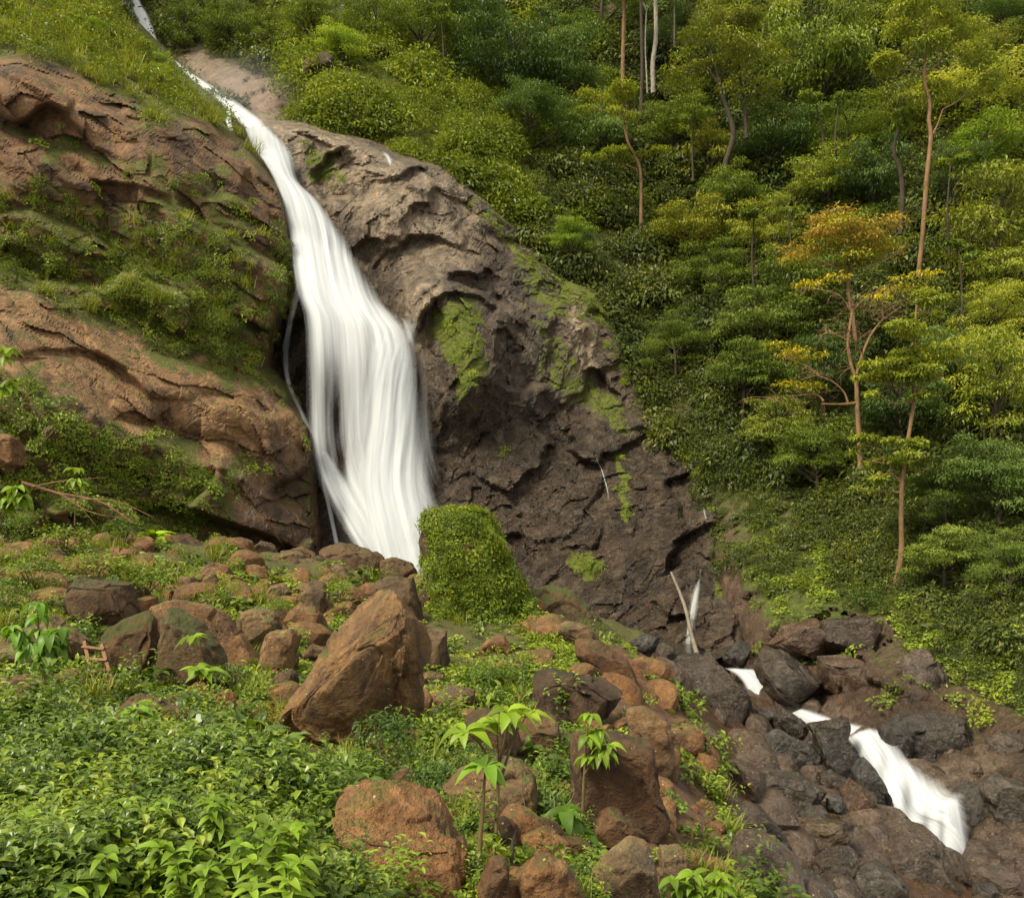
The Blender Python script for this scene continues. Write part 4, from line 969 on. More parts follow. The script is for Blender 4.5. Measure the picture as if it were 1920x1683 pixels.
def grass_clump(n, length=1.0, width=0.035, spread=0.55):
    a = rng.random(n) * 6.283; ln = length * (0.5 + 0.7 * rng.random(n)); lean = spread * rng.random(n) ** 0.7
    t = np.array([0, 0.35, 0.7, 1.0]); vs = []
    base = np.stack([0.25 * rng.normal(size=n), 0.25 * rng.normal(size=n), np.zeros(n)], -1)
    out = np.stack([np.cos(a), np.sin(a), np.zeros(n)], -1); side = np.stack([-np.sin(a), np.cos(a), np.zeros(n)], -1)
    for k, tk in enumerate(t):
        c = base + out * (ln * lean * (tk + 0.9 * tk ** 2))[:, None] + np.array([0, 0, 1]) * (ln * (tk - lean * 0.75 * tk ** 2))[:, None]
        w = (width * ln * (1 - 0.93 * tk))[:, None]
        vs += [c - side * w, c + side * w]
    v = np.stack(vs, 1)
    f = np.array([[0, 1, 3, 2], [2, 3, 5, 4], [4, 5, 7, 6]])
    f = f[None] + (np.arange(n) * 8)[:, None, None]
    return v.reshape(-1, 3), f.reshape(-1, 4), np.repeat(rng.random(n), 8)

def sprig_clump(nstem, per, leaf, height=1.0, seg=3, width=0.45):
    """upright leafy stems"""
    out = []
    for s in range(nstem):
        a = rng.random() * 6.283; lean = 0.5 * rng.random()
        bx, by = 0.55 * rng.normal(size=2) * 0.6
        h = height * (0.55 + 0.6 * rng.random())
        t = np.linspace(0.25, 1, per)
        pos = np.stack([bx + lean * h * t ** 2 * math.cos(a), by + lean * h * t ** 2 * math.sin(a), h * t], -1)
        b = a + np.arange(per) * 2.4 + rng.random()
        direc = np.stack([np.cos(b), np.sin(b), 0.45 - 0.5 * (1 - t) + 0.2 * rng.normal(size=per)], -1)
        up = np.array([0, 0, 1.0]) + 0.2 * unit(per)
        out.append(place_leaves(leaf_shape(seg, width, 0.25, 0.22), pos, direc, up, leaf * (0.6 + 0.6 * rng.random(per)), np.clip(0.25 + 0.6 * t ** 2 + 0.2 * rng.normal(size=per), 0, 1)))
    o = 0; V, Fc, A = [], [], []
    for v, f, a in out: V.append(v); Fc.append(f + o); A.append(a); o += len(v)
    return np.concatenate(V), np.concatenate(Fc), np.concatenate(A)

def fern_clump(nf, length=1.0):
    V, Fc, A, o = [], [], [], 0
    for k in range(nf):
        a = k / nf * 6.283 + rng.random() * 0.8; ln = length * (0.7 + 0.4 * rng.random()); m = 11
        t = np.linspace(0.12, 1, m)
        rr = ln * (0.25 * t + 0.75 * t ** 1.5) * 0.9; zz = ln * (0.75 * t - 0.65 * t ** 2.2)
        c = np.stack([rr * math.cos(a), rr * math.sin(a), zz], -1); tang = np.gradient(c, axis=0)
        side = np.array([-math.sin(a), math.cos(a), 0.0])
        for sg in (1, -1):
            direc = sg * side + 0.35 * tang / np.linalg.norm(tang, axis=1)[:, None] + np.array([0, 0, -0.15])
            v, f, l = place_leaves(leaf_shape(1, 0.34, 0.05, 0.15), c, direc, np.tile([0, 0, 1.0], (m, 1)), ln * 0.30 * np.sin(np.pi * (0.15 + 0.8 * t)) ** 0.8 + 0.02)
            V.append(v); Fc.append(f + o); A.append(l); o += len(v)
    return np.concatenate(V), np.concatenate(Fc), np.concatenate(A)

_srcn = [0]
def source(name, clumps, mat):
    """unlinked collection of source clumps for a scatter"""
    c = bpy.data.collections.new("source_" + name)
    for k, (v, f, a) in enumerate(clumps):
        o = bpy.data.objects.new("%s_source_%02d" % (name, k), mesh_data(name, v, f, mat, False, {"lv": a}))
        c.objects.link(o)
    return c

def euler_from(zax, yaw):
    zax = zax / (np.linalg.norm(zax, axis=1)[:, None] + 1e-9)
    ref = np.stack([np.cos(yaw), np.sin(yaw), 0.13 * np.ones_like(yaw)], -1)
    x = np.cross(ref, zax); x /= np.linalg.norm(x, axis=1)[:, None] + 1e-9
    y = np.cross(zax, x)
    R20, R21, R22, R10, R00 = x[:, 2], y[:, 2], zax[:, 2], x[:, 1], x[:, 0]
    return np.stack([np.arctan2(R21, R22), -np.arcsin(np.clip(R20, -1, 1)), np.arctan2(R10, R00)], -1)

def scatter(name, coll, pos, zax, scale, parent=None, **props):
    n = len(pos); k = len(coll.objects)
    if n == 0: return None
    me = bpy.data.meshes.new(name)
    me.vertices.add(n); me.vertices.foreach_set("co", np.ascontiguousarray(pos, np.float32).ravel())
    for nm, typ, fld, arr in (("rot", 'FLOAT_VECTOR', "vector", euler_from(zax, rng.random(n) * 6.283)), ("scl", 'FLOAT', "value", np.broadcast_to(scale, (n,))), ("pick", 'INT', "value", rng.integers(0, k, n))):
        at = me.attributes.new(nm, typ, 'POINT'); at.data.foreach_set(fld, np.ascontiguousarray(arr, np.int32 if typ == 'INT' else np.float32).ravel())
    o = link(name, me, parent, kind="stuff", **props)
    ng = bpy.data.node_groups.new("scatter_" + name, 'GeometryNodeTree')
    ng.interface.new_socket("Geometry", in_out='INPUT', socket_type='NodeSocketGeometry'); ng.interface.new_socket("Geometry", in_out='OUTPUT', socket_type='NodeSocketGeometry')
    N = ng.nodes.new; gi = N("NodeGroupInput"); go = N("NodeGroupOutput"); ci = N("GeometryNodeCollectionInfo"); ip = N("GeometryNodeInstanceOnPoints")
    ci.inputs["Collection"].default_value = coll; ci.inputs["Separate Children"].default_value = True; ci.inputs["Reset Children"].default_value = True
    def na(nm, typ):
        a = N("GeometryNodeInputNamedAttribute"); a.data_type = typ; a.inputs["Name"].default_value = nm
        return [s for s in a.outputs if s.enabled and s.name == "Attribute"][0]
    er = N("FunctionNodeEulerToRotation")
    lk = ng.links.new
    lk(gi.outputs[0], ip.inputs["Points"]); lk(ci.outputs[0], ip.inputs["Instance"]); ip.inputs["Pick Instance"].default_value = True
    lk(na("pick", 'INT'), ip.inputs["Instance Index"]); lk(na("rot", 'FLOAT_VECTOR'), er.inputs[0]); lk(er.outputs[0], ip.inputs["Rotation"]); lk(na("scl", 'FLOAT'), ip.inputs["Scale"])
    lk(ip.outputs[0], go.inputs[0])
    md = o.modifiers.new("scatter", 'NODES'); md.node_group = ng
    return o

UP = np.array([0, 0, 1.0])
ML_HILL = leaf_mat("hillside_leaves", (0.018, 0.032, 0.006), (0.072, 0.100, 0.013), (0.25, 0.26, 0.035), patch=0.16, light_at=(0.58, 1.0))  # undergrowth darkened in colour to deepen the shaded gaps between trees
ML_BRIGHT = leaf_mat("bright_bank_leaves", (0.060, 0.095, 0.010), (0.18, 0.235, 0.018), (0.36, 0.38, 0.035), patch=0.3)
ML_IVY = leaf_mat("vine_leaves", (0.055, 0.095, 0.009), (0.185, 0.25, 0.019), (0.40, 0.44, 0.04), patch=0.5, rough=0.42)
ML_GRASS = leaf_mat("grass_blades", (0.10, 0.13, 0.012), (0.22, 0.25, 0.025), (0.38, 0.36, 0.07), patch=0.4, trans=0.35)
ML_MID = leaf_mat("undergrowth_leaves", (0.040, 0.070, 0.008), (0.125, 0.175, 0.016), (0.28, 0.31, 0.035), patch=0.45)
ML_NEAR = leaf_mat("foreground_leaves", (0.05, 0.09, 0.010), (0.155, 0.23, 0.018), (0.35, 0.40, 0.04), patch=0.6, rough=0.45)
ML_LIME = leaf_mat("lime_leaves", (0.11, 0.19, 0.014), (0.21, 0.32, 0.025), (0.34, 0.43, 0.05), patch=0.8, trans=0.38, rough=0.45, use_obj=True)

S_HILL = source("hill_bush", [ball_clump(230, 0.20, 0.8, droop=0.5) for _ in range(3)] + [ball_clump(110, 0.32, 0.7, droop=0.7, width=0.36) for _ in range(2)] + [ball_clump(300, 0.15, 0.9, droop=0.2) for _ in range(1)] + [fern_clump(9) for _ in range(1)], ML_HILL)
S_BRIGHT = source("bank_bush", [ball_clump(220, 0.19, 0.75, droop=0.3) for _ in range(4)], ML_BRIGHT)
S_IVY = source("vine_patch", [carpet_clump(80, 0.20, thick=0.3) for _ in range(3)] + [carpet_clump(50, 0.28, thick=0.4) for _ in range(2)] + [ball_clump(70, 0.26, 0.5)], ML_IVY)
S_MIDB = source("mid_bush", [ball_clump(190, 0.22, 0.7, seg=1) for _ in range(4)], ML_MID)
S_GRASS = source("grass_tuft", [grass_clump(60) for _ in range(4)], ML_GRASS)
S_NEARB = source("near_bush", [ball_clump(120, 0.26, 0.7, seg=3, width=0.5, droop=0.2) for _ in range(4)] + [sprig_clump(9, 9, 0.30) for _ in range(3)], ML_NEAR)
S_NEARC = source("near_carpet", [carpet_clump(60, 0.26, seg=3, width=0.6, thick=0.25) for _ in range(4)], ML_NEAR)
ML_DEEP = leaf_mat("deep_green_leaves", (0.026, 0.054, 0.008), (0.085, 0.145, 0.014), (0.23, 0.30, 0.03), patch=0.7, rough=0.38, spec=0.5)
S_DEEP = source("deep_bush", [ball_clump(130, 0.22, 0.75, seg=3, width=0.42, droop=0.35) for _ in range(3)] + [sprig_clump(10, 10, 0.24, 1.2) for _ in range(2)] + [ball_clump(70, 0.36, 0.6, seg=3, width=0.5, droop=0.3)], ML_DEEP)
S_FERN = source("fern", [fern_clump(8) for _ in range(3)], ML_NEAR)

def pts_in(n, box, dens):
    """random view positions kept with probability dens(px, py)"""
    px = box[0] + rng.random(n) * (box[1] - box[0]); py = box[2] + rng.random(n) * (box[3] - box[2])
    k = rng.random(n) < dens(px, py)
    return px[k], py[k]

def nz2(px, py, s, o=0.0):
    return fbm(np.stack([px / s, py / s, np.full_like(px, o)], -1), 4)

# forest floor and bushes on the hillside
def d_hill(px, py):
    u = H.at(px, py)
    i = np.clip(((py - H.y0) / 6).astype(int), 0, H.ny - 1); j = np.clip(((px - H.x0) / 6).astype(int), 0, H.nx - 1)
    d = 1 - 1.15 * H.rock[i, j]
    d = d * (1 - 0.9 * softpoly(px, py, [(1158, 520), (1192, 530), (1190, 600), (1160, 590)], 6))
    edge = sdpoly(px, py, C_OUT)
    return np.where((edge < -25) & (px < 1400), 0, d)
px, py = pts_in(27000, (180, 2040, -120, 1480), d_hill)
ps, nn = H.at(px, py); Yd = ps[:, 1]
big = 0.5 + 1.25 * smooth01(0.5 + 1.2 * nz2(px, py, 60, 2))
sc = (0.55 + 0.5 * rng.random(len(px))) * big * np.clip(Yd / 62, 0.55, 1.5) * (1 - 0.45 * softpoly(px, py, [(1330, 900), (1700, 1000), (1980, 1150), (1980, 1500), (1330, 1300)], 60))
bright = (px < 1010) & (px > 540) & (py > 30) & (py < 430) | (nz2(px, py, 120, 9) > 0.52)
o_ = 0.25 * sc[:, None] * nn
scatter("hillside_undergrowth", S_HILL, (ps + o_)[~bright], 0.6 * nn[~bright] + UP, sc[~bright], label="dense green bushes and creepers covering the forested hillside", category="undergrowth")
scatter("bank_bushes", S_BRIGHT, (ps + o_)[bright], 0.6 * nn[bright] + UP, sc[bright], label="bright yellow-green bushes on the bank right of the upper fall", category="bushes")
# creepers and moss cushions over the right bank of the ravine
RB = [(1400, 960), (1500, 980), (1650, 1050), (1760, 1150), (1960, 1180), (1960, 1330), (1840, 1290), (1720, 1210), (1580, 1120), (1440, 1140), (1400, 1060)]
px, py = pts_in(2600, (1380, 1960, 940, 1400), lambda x, y: softpoly(x, y, RB, 25) * np.clip(0.5 + 1.2 * nz2(x, y, 40, 4), 0.05, 1) + 0.15 * softpoly(x, y, [(1440, 1150), (1960, 1200), (1960, 1400), (1700, 1330), (1440, 1240)], 20) * (nz2(x, y, 30, 8) > 0.15))
ps, nn = H.at(px, py)
scatter("bank_creepers", S_IVY, ps + 0.12 * nn, nn + 0.35 * UP, 0.25 + 0.5 * rng.random(len(px)) ** 1.5, label="light green creepers and moss over the right bank of the ravine", category="creepers")

px, py = pts_in(1500, (1380, 1960, 900, 1330), lambda x, y: softpoly(x, y, [(1380, 900), (1700, 960), (1960, 1000), (1960, 1270), (1800, 1200), (1650, 1110), (1480, 1040), (1400, 990)], 18) * (nz2(x, y, 45, 21) > 0.05))
ps, nn = H.at(px, py)
scatter("bank_shrubs", S_HILL, ps + 0.2 * nn, nn + UP, 0.35 + 0.55 * rng.random(len(px)), label="tangled green bushes on the steep right bank", category="bushes")  # darker leaves put the shade under the trees into the colour

# left cliff: grass on the brow, bushes on the ledges, creepers below
def d_left(px, py):
    return np.clip((1 - 1.05 * L.bare(px + 20 * nz2(px, py, 40, 1), py + 20 * nz2(px, py, 40, 5))), 0, 1) * np.clip((580 - px) / 20, 0, 1) * (sdpoly(px, py, L_OUT) < 6)
dense = lambda x, y: np.maximum.reduce([softpoly(x, y, [(-190, -150), (200, -150), (262, 60), (335, 135), (425, 232), (400, 262), (330, 205), (230, 155), (130, 122), (-190, 88)], 12),
        0.62 * softpoly(x, y, [(-190, 440), (30, 440), (120, 440), (230, 430), (330, 420), (430, 450), (500, 420), (545, 470), (556, 600), (505, 700), (400, 682), (250, 622), (150, 562), (-190, 490)], 14),
        0.34 * softpoly(x, y, [(-190, 690), (60, 720), (180, 810), (300, 870), (420, 860), (540, 870), (545, 960), (420, 1015), (300, 1015), (150, 1000), (-190, 960)], 14),
        0.8 * softpoly(x, y, [(470, 790), (560, 800), (585, 880), (520, 870)], 10), 0.30 * np.ones_like(x) * (nz2(x, y, 45, 3) > 0.0)])
brow = lambda x, y: y < 0.42 * x + 118
px, py = pts_in(8000, (-180, 590, -140, 1040), lambda x, y: d_left(x, y) * dense(x, y))
ps, nn = L.at(px, py); t_ = brow(px, py); r_ = rng.random(len(px))
sc = 0.32 + 0.5 * rng.random(len(px)) ** 1.5
k = t_ & (r_ < 0.28)
scatter("brow_grass", S_GRASS, ps[k], 0.5 * nn[k] + UP, 0.75 + 0.9 * rng.random(k.sum()), label="tall yellow-green grass on the brow above the left cliff", category="grass")
k = (t_ & (r_ >= 0.28))
scatter("brow_bushes", S_BRIGHT, ps[k] + 0.2 * nn[k], 0.6 * nn[k] + UP, sc[k] * (0.9 + 1.6 * smooth01(0.5 + 1.2 * nz2(px[k], py[k], 35, 61))), label="yellow-green bushes on the grassy brow above the left cliff", category="bushes")
k = ~t_ & (r_ < 0.42) & (py < 720)
scatter("cliff_bushes", S_MIDB, ps[k] + 0.15 * nn[k], 0.7 * nn[k] + UP, sc[k] * 0.9, label="green bushes growing on the ledges of the left cliff", category="bushes")
k = ~t_ & (r_ >= 0.42) & (r_ < 0.54) & (py < 700)
scatter("cliff_grass", S_GRASS, ps[k], 0.8 * nn[k] + UP, 0.55 + 0.6 * rng.random(k.sum()), label="grass tufts hanging from the left cliff ledges", category="grass")
k = ~t_ & ((r_ >= 0.54) | (py >= 720))
scatter("cliff_creepers", S_IVY, ps[k] + 0.08 * nn[k], nn[k] + 0.3 * UP, 0.30 + 0.5 * rng.random(k.sum()), label="leafy creepers spread over the lower left cliff", category="creepers")
# small growth on the central cliff: moss tongue edge, ferns near the lip, right rim
CB = [[(560, 268), (640, 280), (640, 350), (600, 360)], [(870, 345), (965, 425), (1050, 510), (1130, 560), (1235, 780), (1200, 770), (1120, 640), (1050, 580), (960, 470), (880, 380)], [(1152, 840), (1178, 850), (1190, 975), (1168, 985)],
      [(1080, 1040), (1130, 1050), (1120, 1100), (1085, 1090)], [(925, 820), (945, 820), (945, 860), (925, 860)], [(840, 560), (905, 600), (905, 720), (880, 765), (860, 700), (830, 610)], [(1330, 950), (1390, 960), (1420, 1040), (1380, 1060)]]
px, py = pts_in(5200, (540, 1420, 260, 1120), lambda x, y: np.max([softpoly(x, y, c_, 8) * w_ for c_, w_ in zip(CB, (0.8, 1, 0.7, 0.8, 0.7, 0.45, 0.8))], 0))
ps, nn = C.at(px, py)
scatter("rim_creepers", S_IVY, ps + 0.05 * nn, nn + 0.3 * UP, 0.22 + 0.3 * rng.random(len(px)), label="small ferns and creepers on the ledges of the central cliff", category="creepers")

# ground cover on the mound
def near_rock(px, py, lift):
    out = np.zeros(len(px), bool)
    for o in BOULDERS:
        o = np.array(o, float); lo = o.min(0); hi = o.max(0)
        k = (px > lo[0] - 5) & (px < hi[0] + 5) & (py > lo[1]) & (py < hi[1] + lift + 5)
        if k.any():
            i = np.where(k)[0]
            for h in (0, lift * 0.5, lift): out[i] |= inpoly(px[i], py[i] - h, o)
    return out
def on_ground(n, box, dens, lift=14):
    px, py = pts_in(n, box, dens)
    k = ~near_rock(px, py, lift) | (rng.random(len(px)) < 0.05)
    px, py = px[k], py[k]
    ps, ok = ground_hit(px, py)
    i = np.clip(((np.log(ps[:, 1]) - math.log(2.6)) / (math.log(66) - math.log(2.6)) * 329).astype(int), 0, 329); j = np.clip(((px - gx[0]) / 5).astype(int), 0, len(gx) - 1)
    return px[ok], py[ok], ps[ok], GN[i, j][ok]
RAV = [(1010, 1130), (1195, 1225), (1285, 1300), (1335, 1390), (1375, 1500), (1405, 1600), (1440, 1760), (2100, 1760), (2100, 1000), (1010, 1000)]
def d_ground(x, y):
    d = 1 - softpoly(x, y, RAV, 6)
    d = d * (1 - 0.85 * softpoly(x + 15 * nz2(x, y, 30, 1), y, [(1040, 1160), (1190, 1230), (1280, 1330), (1330, 1440), (1390, 1683), (1250, 1683), (1200, 1500), (1080, 1300), (1000, 1230)], 12))
    d = d * (1 - 0.95 * softpoly(x, y, [(560, 1450), (720, 1500), (880, 1683), (640, 1600), (560, 1510)], 10)) * (1 - 0.8 * softpoly(x, y, [(820, 1440), (1000, 1430), (1010, 1530), (850, 1530)], 10))
    d = d * (1 - 0.6 * softpoly(x, y, [(880, 1560), (1250, 1560), (1300, 1683), (880, 1683)], 20))
    d = d * (1 - 0.25 * softpoly(x, y, [(400, 1030), (780, 1050), (790, 1180), (400, 1180)], 30))
    return np.clip(d * (0.85 + 0.9 * nz2(x, y, 55, 6)), 0.03 * (d > 0.1), 1)
px, py, ps, nn = on_ground(10500, (-60, 1460, 1010, 1700), d_ground)
sY = np.clip(ps[:, 1] / 15, 0.35, 2.2) * (0.6 + 0.9 * smooth01(0.5 + 1.1 * nz2(px, py, 38, 31)))
deep = nz2(px, py, 80, 17) > 0.02
r_ = rng.random(len(px))
k = r_ < 0.55
scatter("ground_cover", S_NEARC, ps[k] + 0.04 * nn[k], nn[k] + 0.3 * UP, (0.20 + 0.25 * rng.random(k.sum())) * sY[k] ** 0.75, label="low leafy ground cover over the near mound", category="ground cover")
k = (r_ >= 0.55) & (r_ < 0.86) & deep
scatter("mound_thicket", S_DEEP, ps[k] + 0.05 * nn[k], nn[k] * 0.5 + UP, (0.18 + 0.36 * rng.random(k.sum()) ** 1.6) * sY[k] ** 0.75, label="dark green thickets among the boulders of the near mound", category="thicket")
k = (r_ >= 0.55) & (r_ < 0.86) & ~deep
scatter("mound_bushes", S_NEARB, ps[k] + 0.05 * nn[k], nn[k] * 0.5 + UP, (0.16 + 0.30 * rng.random(k.sum()) ** 2) * sY[k] ** 0.75, label="knee-high leafy weeds growing all over the near mound", category="weeds")
k = r_ >= 0.86
scatter("mound_grass", S_GRASS, ps[k], nn[k] * 0.4 + UP, (0.22 + 0.25 * rng.random(k.sum())) * sY[k] ** 0.7, label="grass tufts between the boulders of the near mound", category="grass")
# dense weeds in the lower left corner, nearest the path
px, py, ps, nn = on_ground(2300, (-80, 900, 1380, 1760), lambda x, y: softpoly(x, y, [(-100, 1360), (200, 1420), (420, 1420), (560, 1480), (700, 1600), (790, 1700), (800, 1800), (-100, 1800)], 25))
sc = (0.14 + 0.26 * rng.random(len(px))) * np.clip(ps[:, 1] / 9, 0.6, 1.6) * (0.5 + 1.0 * smooth01(0.5 + 1.2 * nz2(px, py, 60, 41)))
dp = nz2(px, py, 110, 43) + 0.25 * (rng.random(len(px)) - 0.5) > -0.12
hop = np.array([0, 0, 0.12]) * rng.random((len(px), 1))
scatter("corner_thicket", S_DEEP, (ps + hop)[dp], (nn * 0.4 + UP)[dp], sc[dp] * 1.1, label="thick dark green weeds filling the lower left corner", category="weeds")
scatter("corner_weeds", S_NEARB, (ps + hop)[~dp], (nn * 0.4 + UP)[~dp], sc[~dp], label="lighter green weeds in patches at the lower left", category="weeds")
# leafy edge along the ravine rim
RIM = [(1000, 1150), (1100, 1190), (1195, 1232), (1262, 1288), (1305, 1330), (1335, 1390), (1345, 1450), (1365, 1520), (1385, 1580), (1400, 1660)]
px, py, ps, nn = on_ground(3600, (990, 1440, 1140, 1683), lambda x, y: np.clip(1 - polydist(x, y, RIM, False) / 26, 0, 1))
scatter("rim_fringe", S_NEARC, ps + 0.05 * nn, nn + np.array([0.25, -0.3, 0.2]), 0.16 + 0.20 * rng.random(len(px)), label="bright leafy fringe along the near rim of the ravine", category="fringe")
# vine cloak on the tall rock, a part of it
me = VB.data
vc = np.empty(len(me.vertices) * 3, np.float32); me.vertices.foreach_get("co", vc); vc = vc.reshape(-1, 3)
fc = ico(6)[1]
tri = vc[fc]; nrm = np.cross(tri[:, 1] - tri[:, 0], tri[:, 2] - tri[:, 0]); ar = np.linalg.norm(nrm, axis=1); nrm = nrm / (ar[:, None] + 1e-9)
k = rng.choice(len(fc), 4200, p=ar / ar.sum()); w3 = rng.dirichlet((1, 1, 1), 4200)
vc = (tri[k] * w3[..., None]).sum(1); vn = nrm[k]
wpx = vc + np.array(VB.location)[None]
sx = CX + F * wpx[:, 0] / wpx[:, 1]; sy = HZ - F * wpx[:, 2] / wpx[:, 1]
keep = (vn[:, 1] < 0.45) & (rng.random(len(vc)) < np.clip(0.10 + np.clip((sx - 800) / 40, 0, 1) + (sy < 985), 0, 1))
lump = smooth01(0.5 + fbm(vc[keep] / 0.9, 3))
scatter("vine_cover", S_IVY, vc[keep] + (0.02 + 0.13 * lump)[:, None] * vn[keep], vn[keep] + np.array([0, 0, 0.15]) + 0.3 * unit(keep.sum()), 0.22 + 0.30 * rng.random(keep.sum()), parent=VB)
k = np.where(keep)[0]; k = k[rng.random(len(k)) < 0.05]
scatter("vine_sprigs", S_BRIGHT, vc[k] + 0.1 * vn[k], vn[k] + 0.6 * UP + 0.4 * unit(len(k)), 0.16 + 0.30 * rng.random(len(k)) ** 1.5, parent=VB)
# skirt of creepers running down from it
px, py, ps, nn = on_ground(2400, (790, 1150, 1140, 1310), lambda x, y: softpoly(x, y, [(830, 1190), (1000, 1140), (1080, 1190), (1130, 1250), (1080, 1270), (980, 1265), (900, 1300), (850, 1260)], 14), 2)
scatter("vine_skirt", S_IVY, ps + 0.08 * nn, nn + 0.4 * UP, 0.25 + 0.3 * rng.random(len(px)), label="green creepers spreading over the ground below the vine rock", category="creepers")

# loose stones: red rubble on the mound, dark cobbles in the stream bed
def stone(seed, sub=2):
    d, f = ico(sub); r = np.random.default_rng(seed); v = d * np.array([1, 0.8, 0.62])
    for _ in range(7):
        n = unit(1, r)[0]; h = np.clip(v @ n - 0.55, 0, None); v = v - n * h[:, None] * 0.95
    return v * (1 + 0.07 * fbm(d * 1.6 + seed, 3))[:, None], f, np.zeros(len(v))
S_RUB = source("red_stone", [stone(k, 3) for k in range(5)], M_RED)
S_COB = source("dark_stone", [stone(k + 9, 3) for k in range(5)], M_WETROCK)
MND = [(-60, 1060), (400, 1045), (780, 1060), (1000, 1150), (1200, 1240), (1330, 1400), (1400, 1683), (850, 1700), (600, 1500), (300, 1420), (-60, 1400)]
px, py, ps, nn = on_ground(1700, (-60, 1440, 1030, 1700), lambda x, y: softpoly(x, y, MND, 10) * np.clip(0.35 + 0.9 * nz2(x, y, 70, 12) + 0.5 * softpoly(x, y, [(400, 1030), (790, 1050), (790, 1180), (400, 1180)], 20) + 0.4 * softpoly(x, y, [(880, 1560), (1250, 1500), (1350, 1683), (880, 1683)], 20), 0, 1), 2)
scatter("rubble", S_RUB, ps, nn + 0.5 * unit(len(px)), (0.10 + 0.48 * rng.random(len(px)) ** 2.2) * np.clip(ps[:, 1] / 16, 0.5, 2), label="loose red stones between the boulders of the near mound", category="stones")
px, py, ps, nn = on_ground(2300, (1230, 1960, 1215, 1720), lambda x, y: (polydist(x, y, [(1390, 1300), (1440, 1340), (1500, 1365), (1620, 1395)], False) > 26) * softpoly(x, y, [(1230, 1240), (1350, 1235), (1700, 1340), (1960, 1440), (1960, 1720), (1460, 1720), (1400, 1600), (1350, 1430)], 8), 0)
scatter("cobbles", S_COB, ps, nn + 0.5 * unit(len(px)), 0.18 + 0.75 * rng.random(len(px)) ** 2.0, label="dark wet cobbles filling the stream bed", category="stones")

# growth along the crest of the mound, seen at a low angle
n_ = 2600
qx = -80 + 1080 * rng.random(n_); qY = 27 + 19 * rng.random(n_); X_ = (qx - CX) / F * qY; Z_ = ground_z(X_, qY); qp = HZ - F * Z_ / qY
k = ~near_rock(qx, qp, 4) & (rng.random(n_) < np.clip(0.55 + 0.9 * nz2(qx, qY * 12, 60, 51), 0.1, 1)) & ~((qx > 560) & (qY > 41))
ps = np.stack([X_, qY, Z_], -1)[k]; r_ = rng.random(k.sum()); up_ = np.tile(UP, (k.sum(), 1)) + 0.2 * unit(k.sum())
a_ = r_ < 0.5
scatter("crest_cover", S_IVY, ps[a_] + 0.06 * UP, up_[a_], 0.35 + 0.35 * rng.random(a_.sum()), label="low bright plants along the crest of the mound below the cliffs", category="ground cover")
a_ = (r_ >= 0.5) & (r_ < 0.68)
scatter("crest_bushes", S_BRIGHT, ps[a_] + 0.1 * UP, up_[a_], 0.25 + 0.45 * rng.random(a_.sum()) ** 1.5, label="yellow-green bushes along the crest of the mound", category="bushes")
a_ = r_ >= 0.68
scatter("crest_rubble", S_RUB, ps[a_], up_[a_] + 0.4 * unit(a_.sum()), 0.22 + 0.85 * rng.random(a_.sum()) ** 2, label="loose brown stones along the crest of the mound", category="stones")
# ------------------------------------------------------------------ trees
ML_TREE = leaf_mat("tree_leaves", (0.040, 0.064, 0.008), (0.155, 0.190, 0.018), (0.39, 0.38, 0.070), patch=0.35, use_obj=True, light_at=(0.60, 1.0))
ML_ORANGE = leaf_mat("orange_leaves", (0.10, 0.095, 0.012), (0.32, 0.215, 0.022), (0.52, 0.36, 0.05), patch=0.35, use_obj=True)
MB_DARK = bark_mat("dark_bark", (0.035, 0.026, 0.018), (0.075, 0.055, 0.038))
MB_TAN = bark_mat("tan_bark", (0.15, 0.085, 0.042), (0.26, 0.155, 0.08))
MB_PALE = bark_mat("pale_bark", (0.18, 0.155, 0.12), (0.36, 0.32, 0.26))

def clump_leaves(clumps, n, leaf, droop=0.4):
    """leaves spread through a set of flattened clumps: rows (x, y, z, rx, ry, rz)"""
    c = np.asarray(clumps, float)
    w = (c[:, 3] * c[:, 4] + c[:, 3] * c[:, 5]) ** 0.9
    k = rng.choice(len(c), n, p=w / w.sum())
    d = unit(n); d[:, 2] = np.where(rng.random(n) < 0.62, np.abs(d[:, 2]), d[:, 2])
    r = (0.35 + 0.65 * rng.random(n) ** 0.55) * (1 + 0.35 * perlin(d * 1.9 + k[:, None] * 5.3)) * (1 + 0.25 * rng.normal(size=n) * (rng.random(n) < 0.25))
    pos = c[k, :3] + d * r[:, None] * c[k, 3:6]
    out = d * np.array([1, 1, 0.5])
    direc = out + 0.8 * unit(n) + np.array([0, 0, -droop])
    up = np.array([0, 0, 0.8]) + 0.5 * d + 0.45 * unit(n)
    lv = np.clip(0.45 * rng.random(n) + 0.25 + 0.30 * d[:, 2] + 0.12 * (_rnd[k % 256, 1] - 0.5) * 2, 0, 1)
    return place_leaves(leaf_shape(1, 0.46, 0.10, 0.2), pos, direc, up, leaf * (0.6 + 0.75 * rng.random(n)), lv)

def limb(a, b, r0, r1, sag=0.12, n=7, sides=5):
    a = np.asarray(a, float); b = np.asarray(b, float); ln = np.linalg.norm(b - a)
    mid = a * 0.5 + b * 0.5 + unit(1)[0] * ln * 0.10 + np.array([0, 0, -sag * ln])
    return tube(smooth_path([a, mid, b], n), [r0, r1], sides, 0.05)

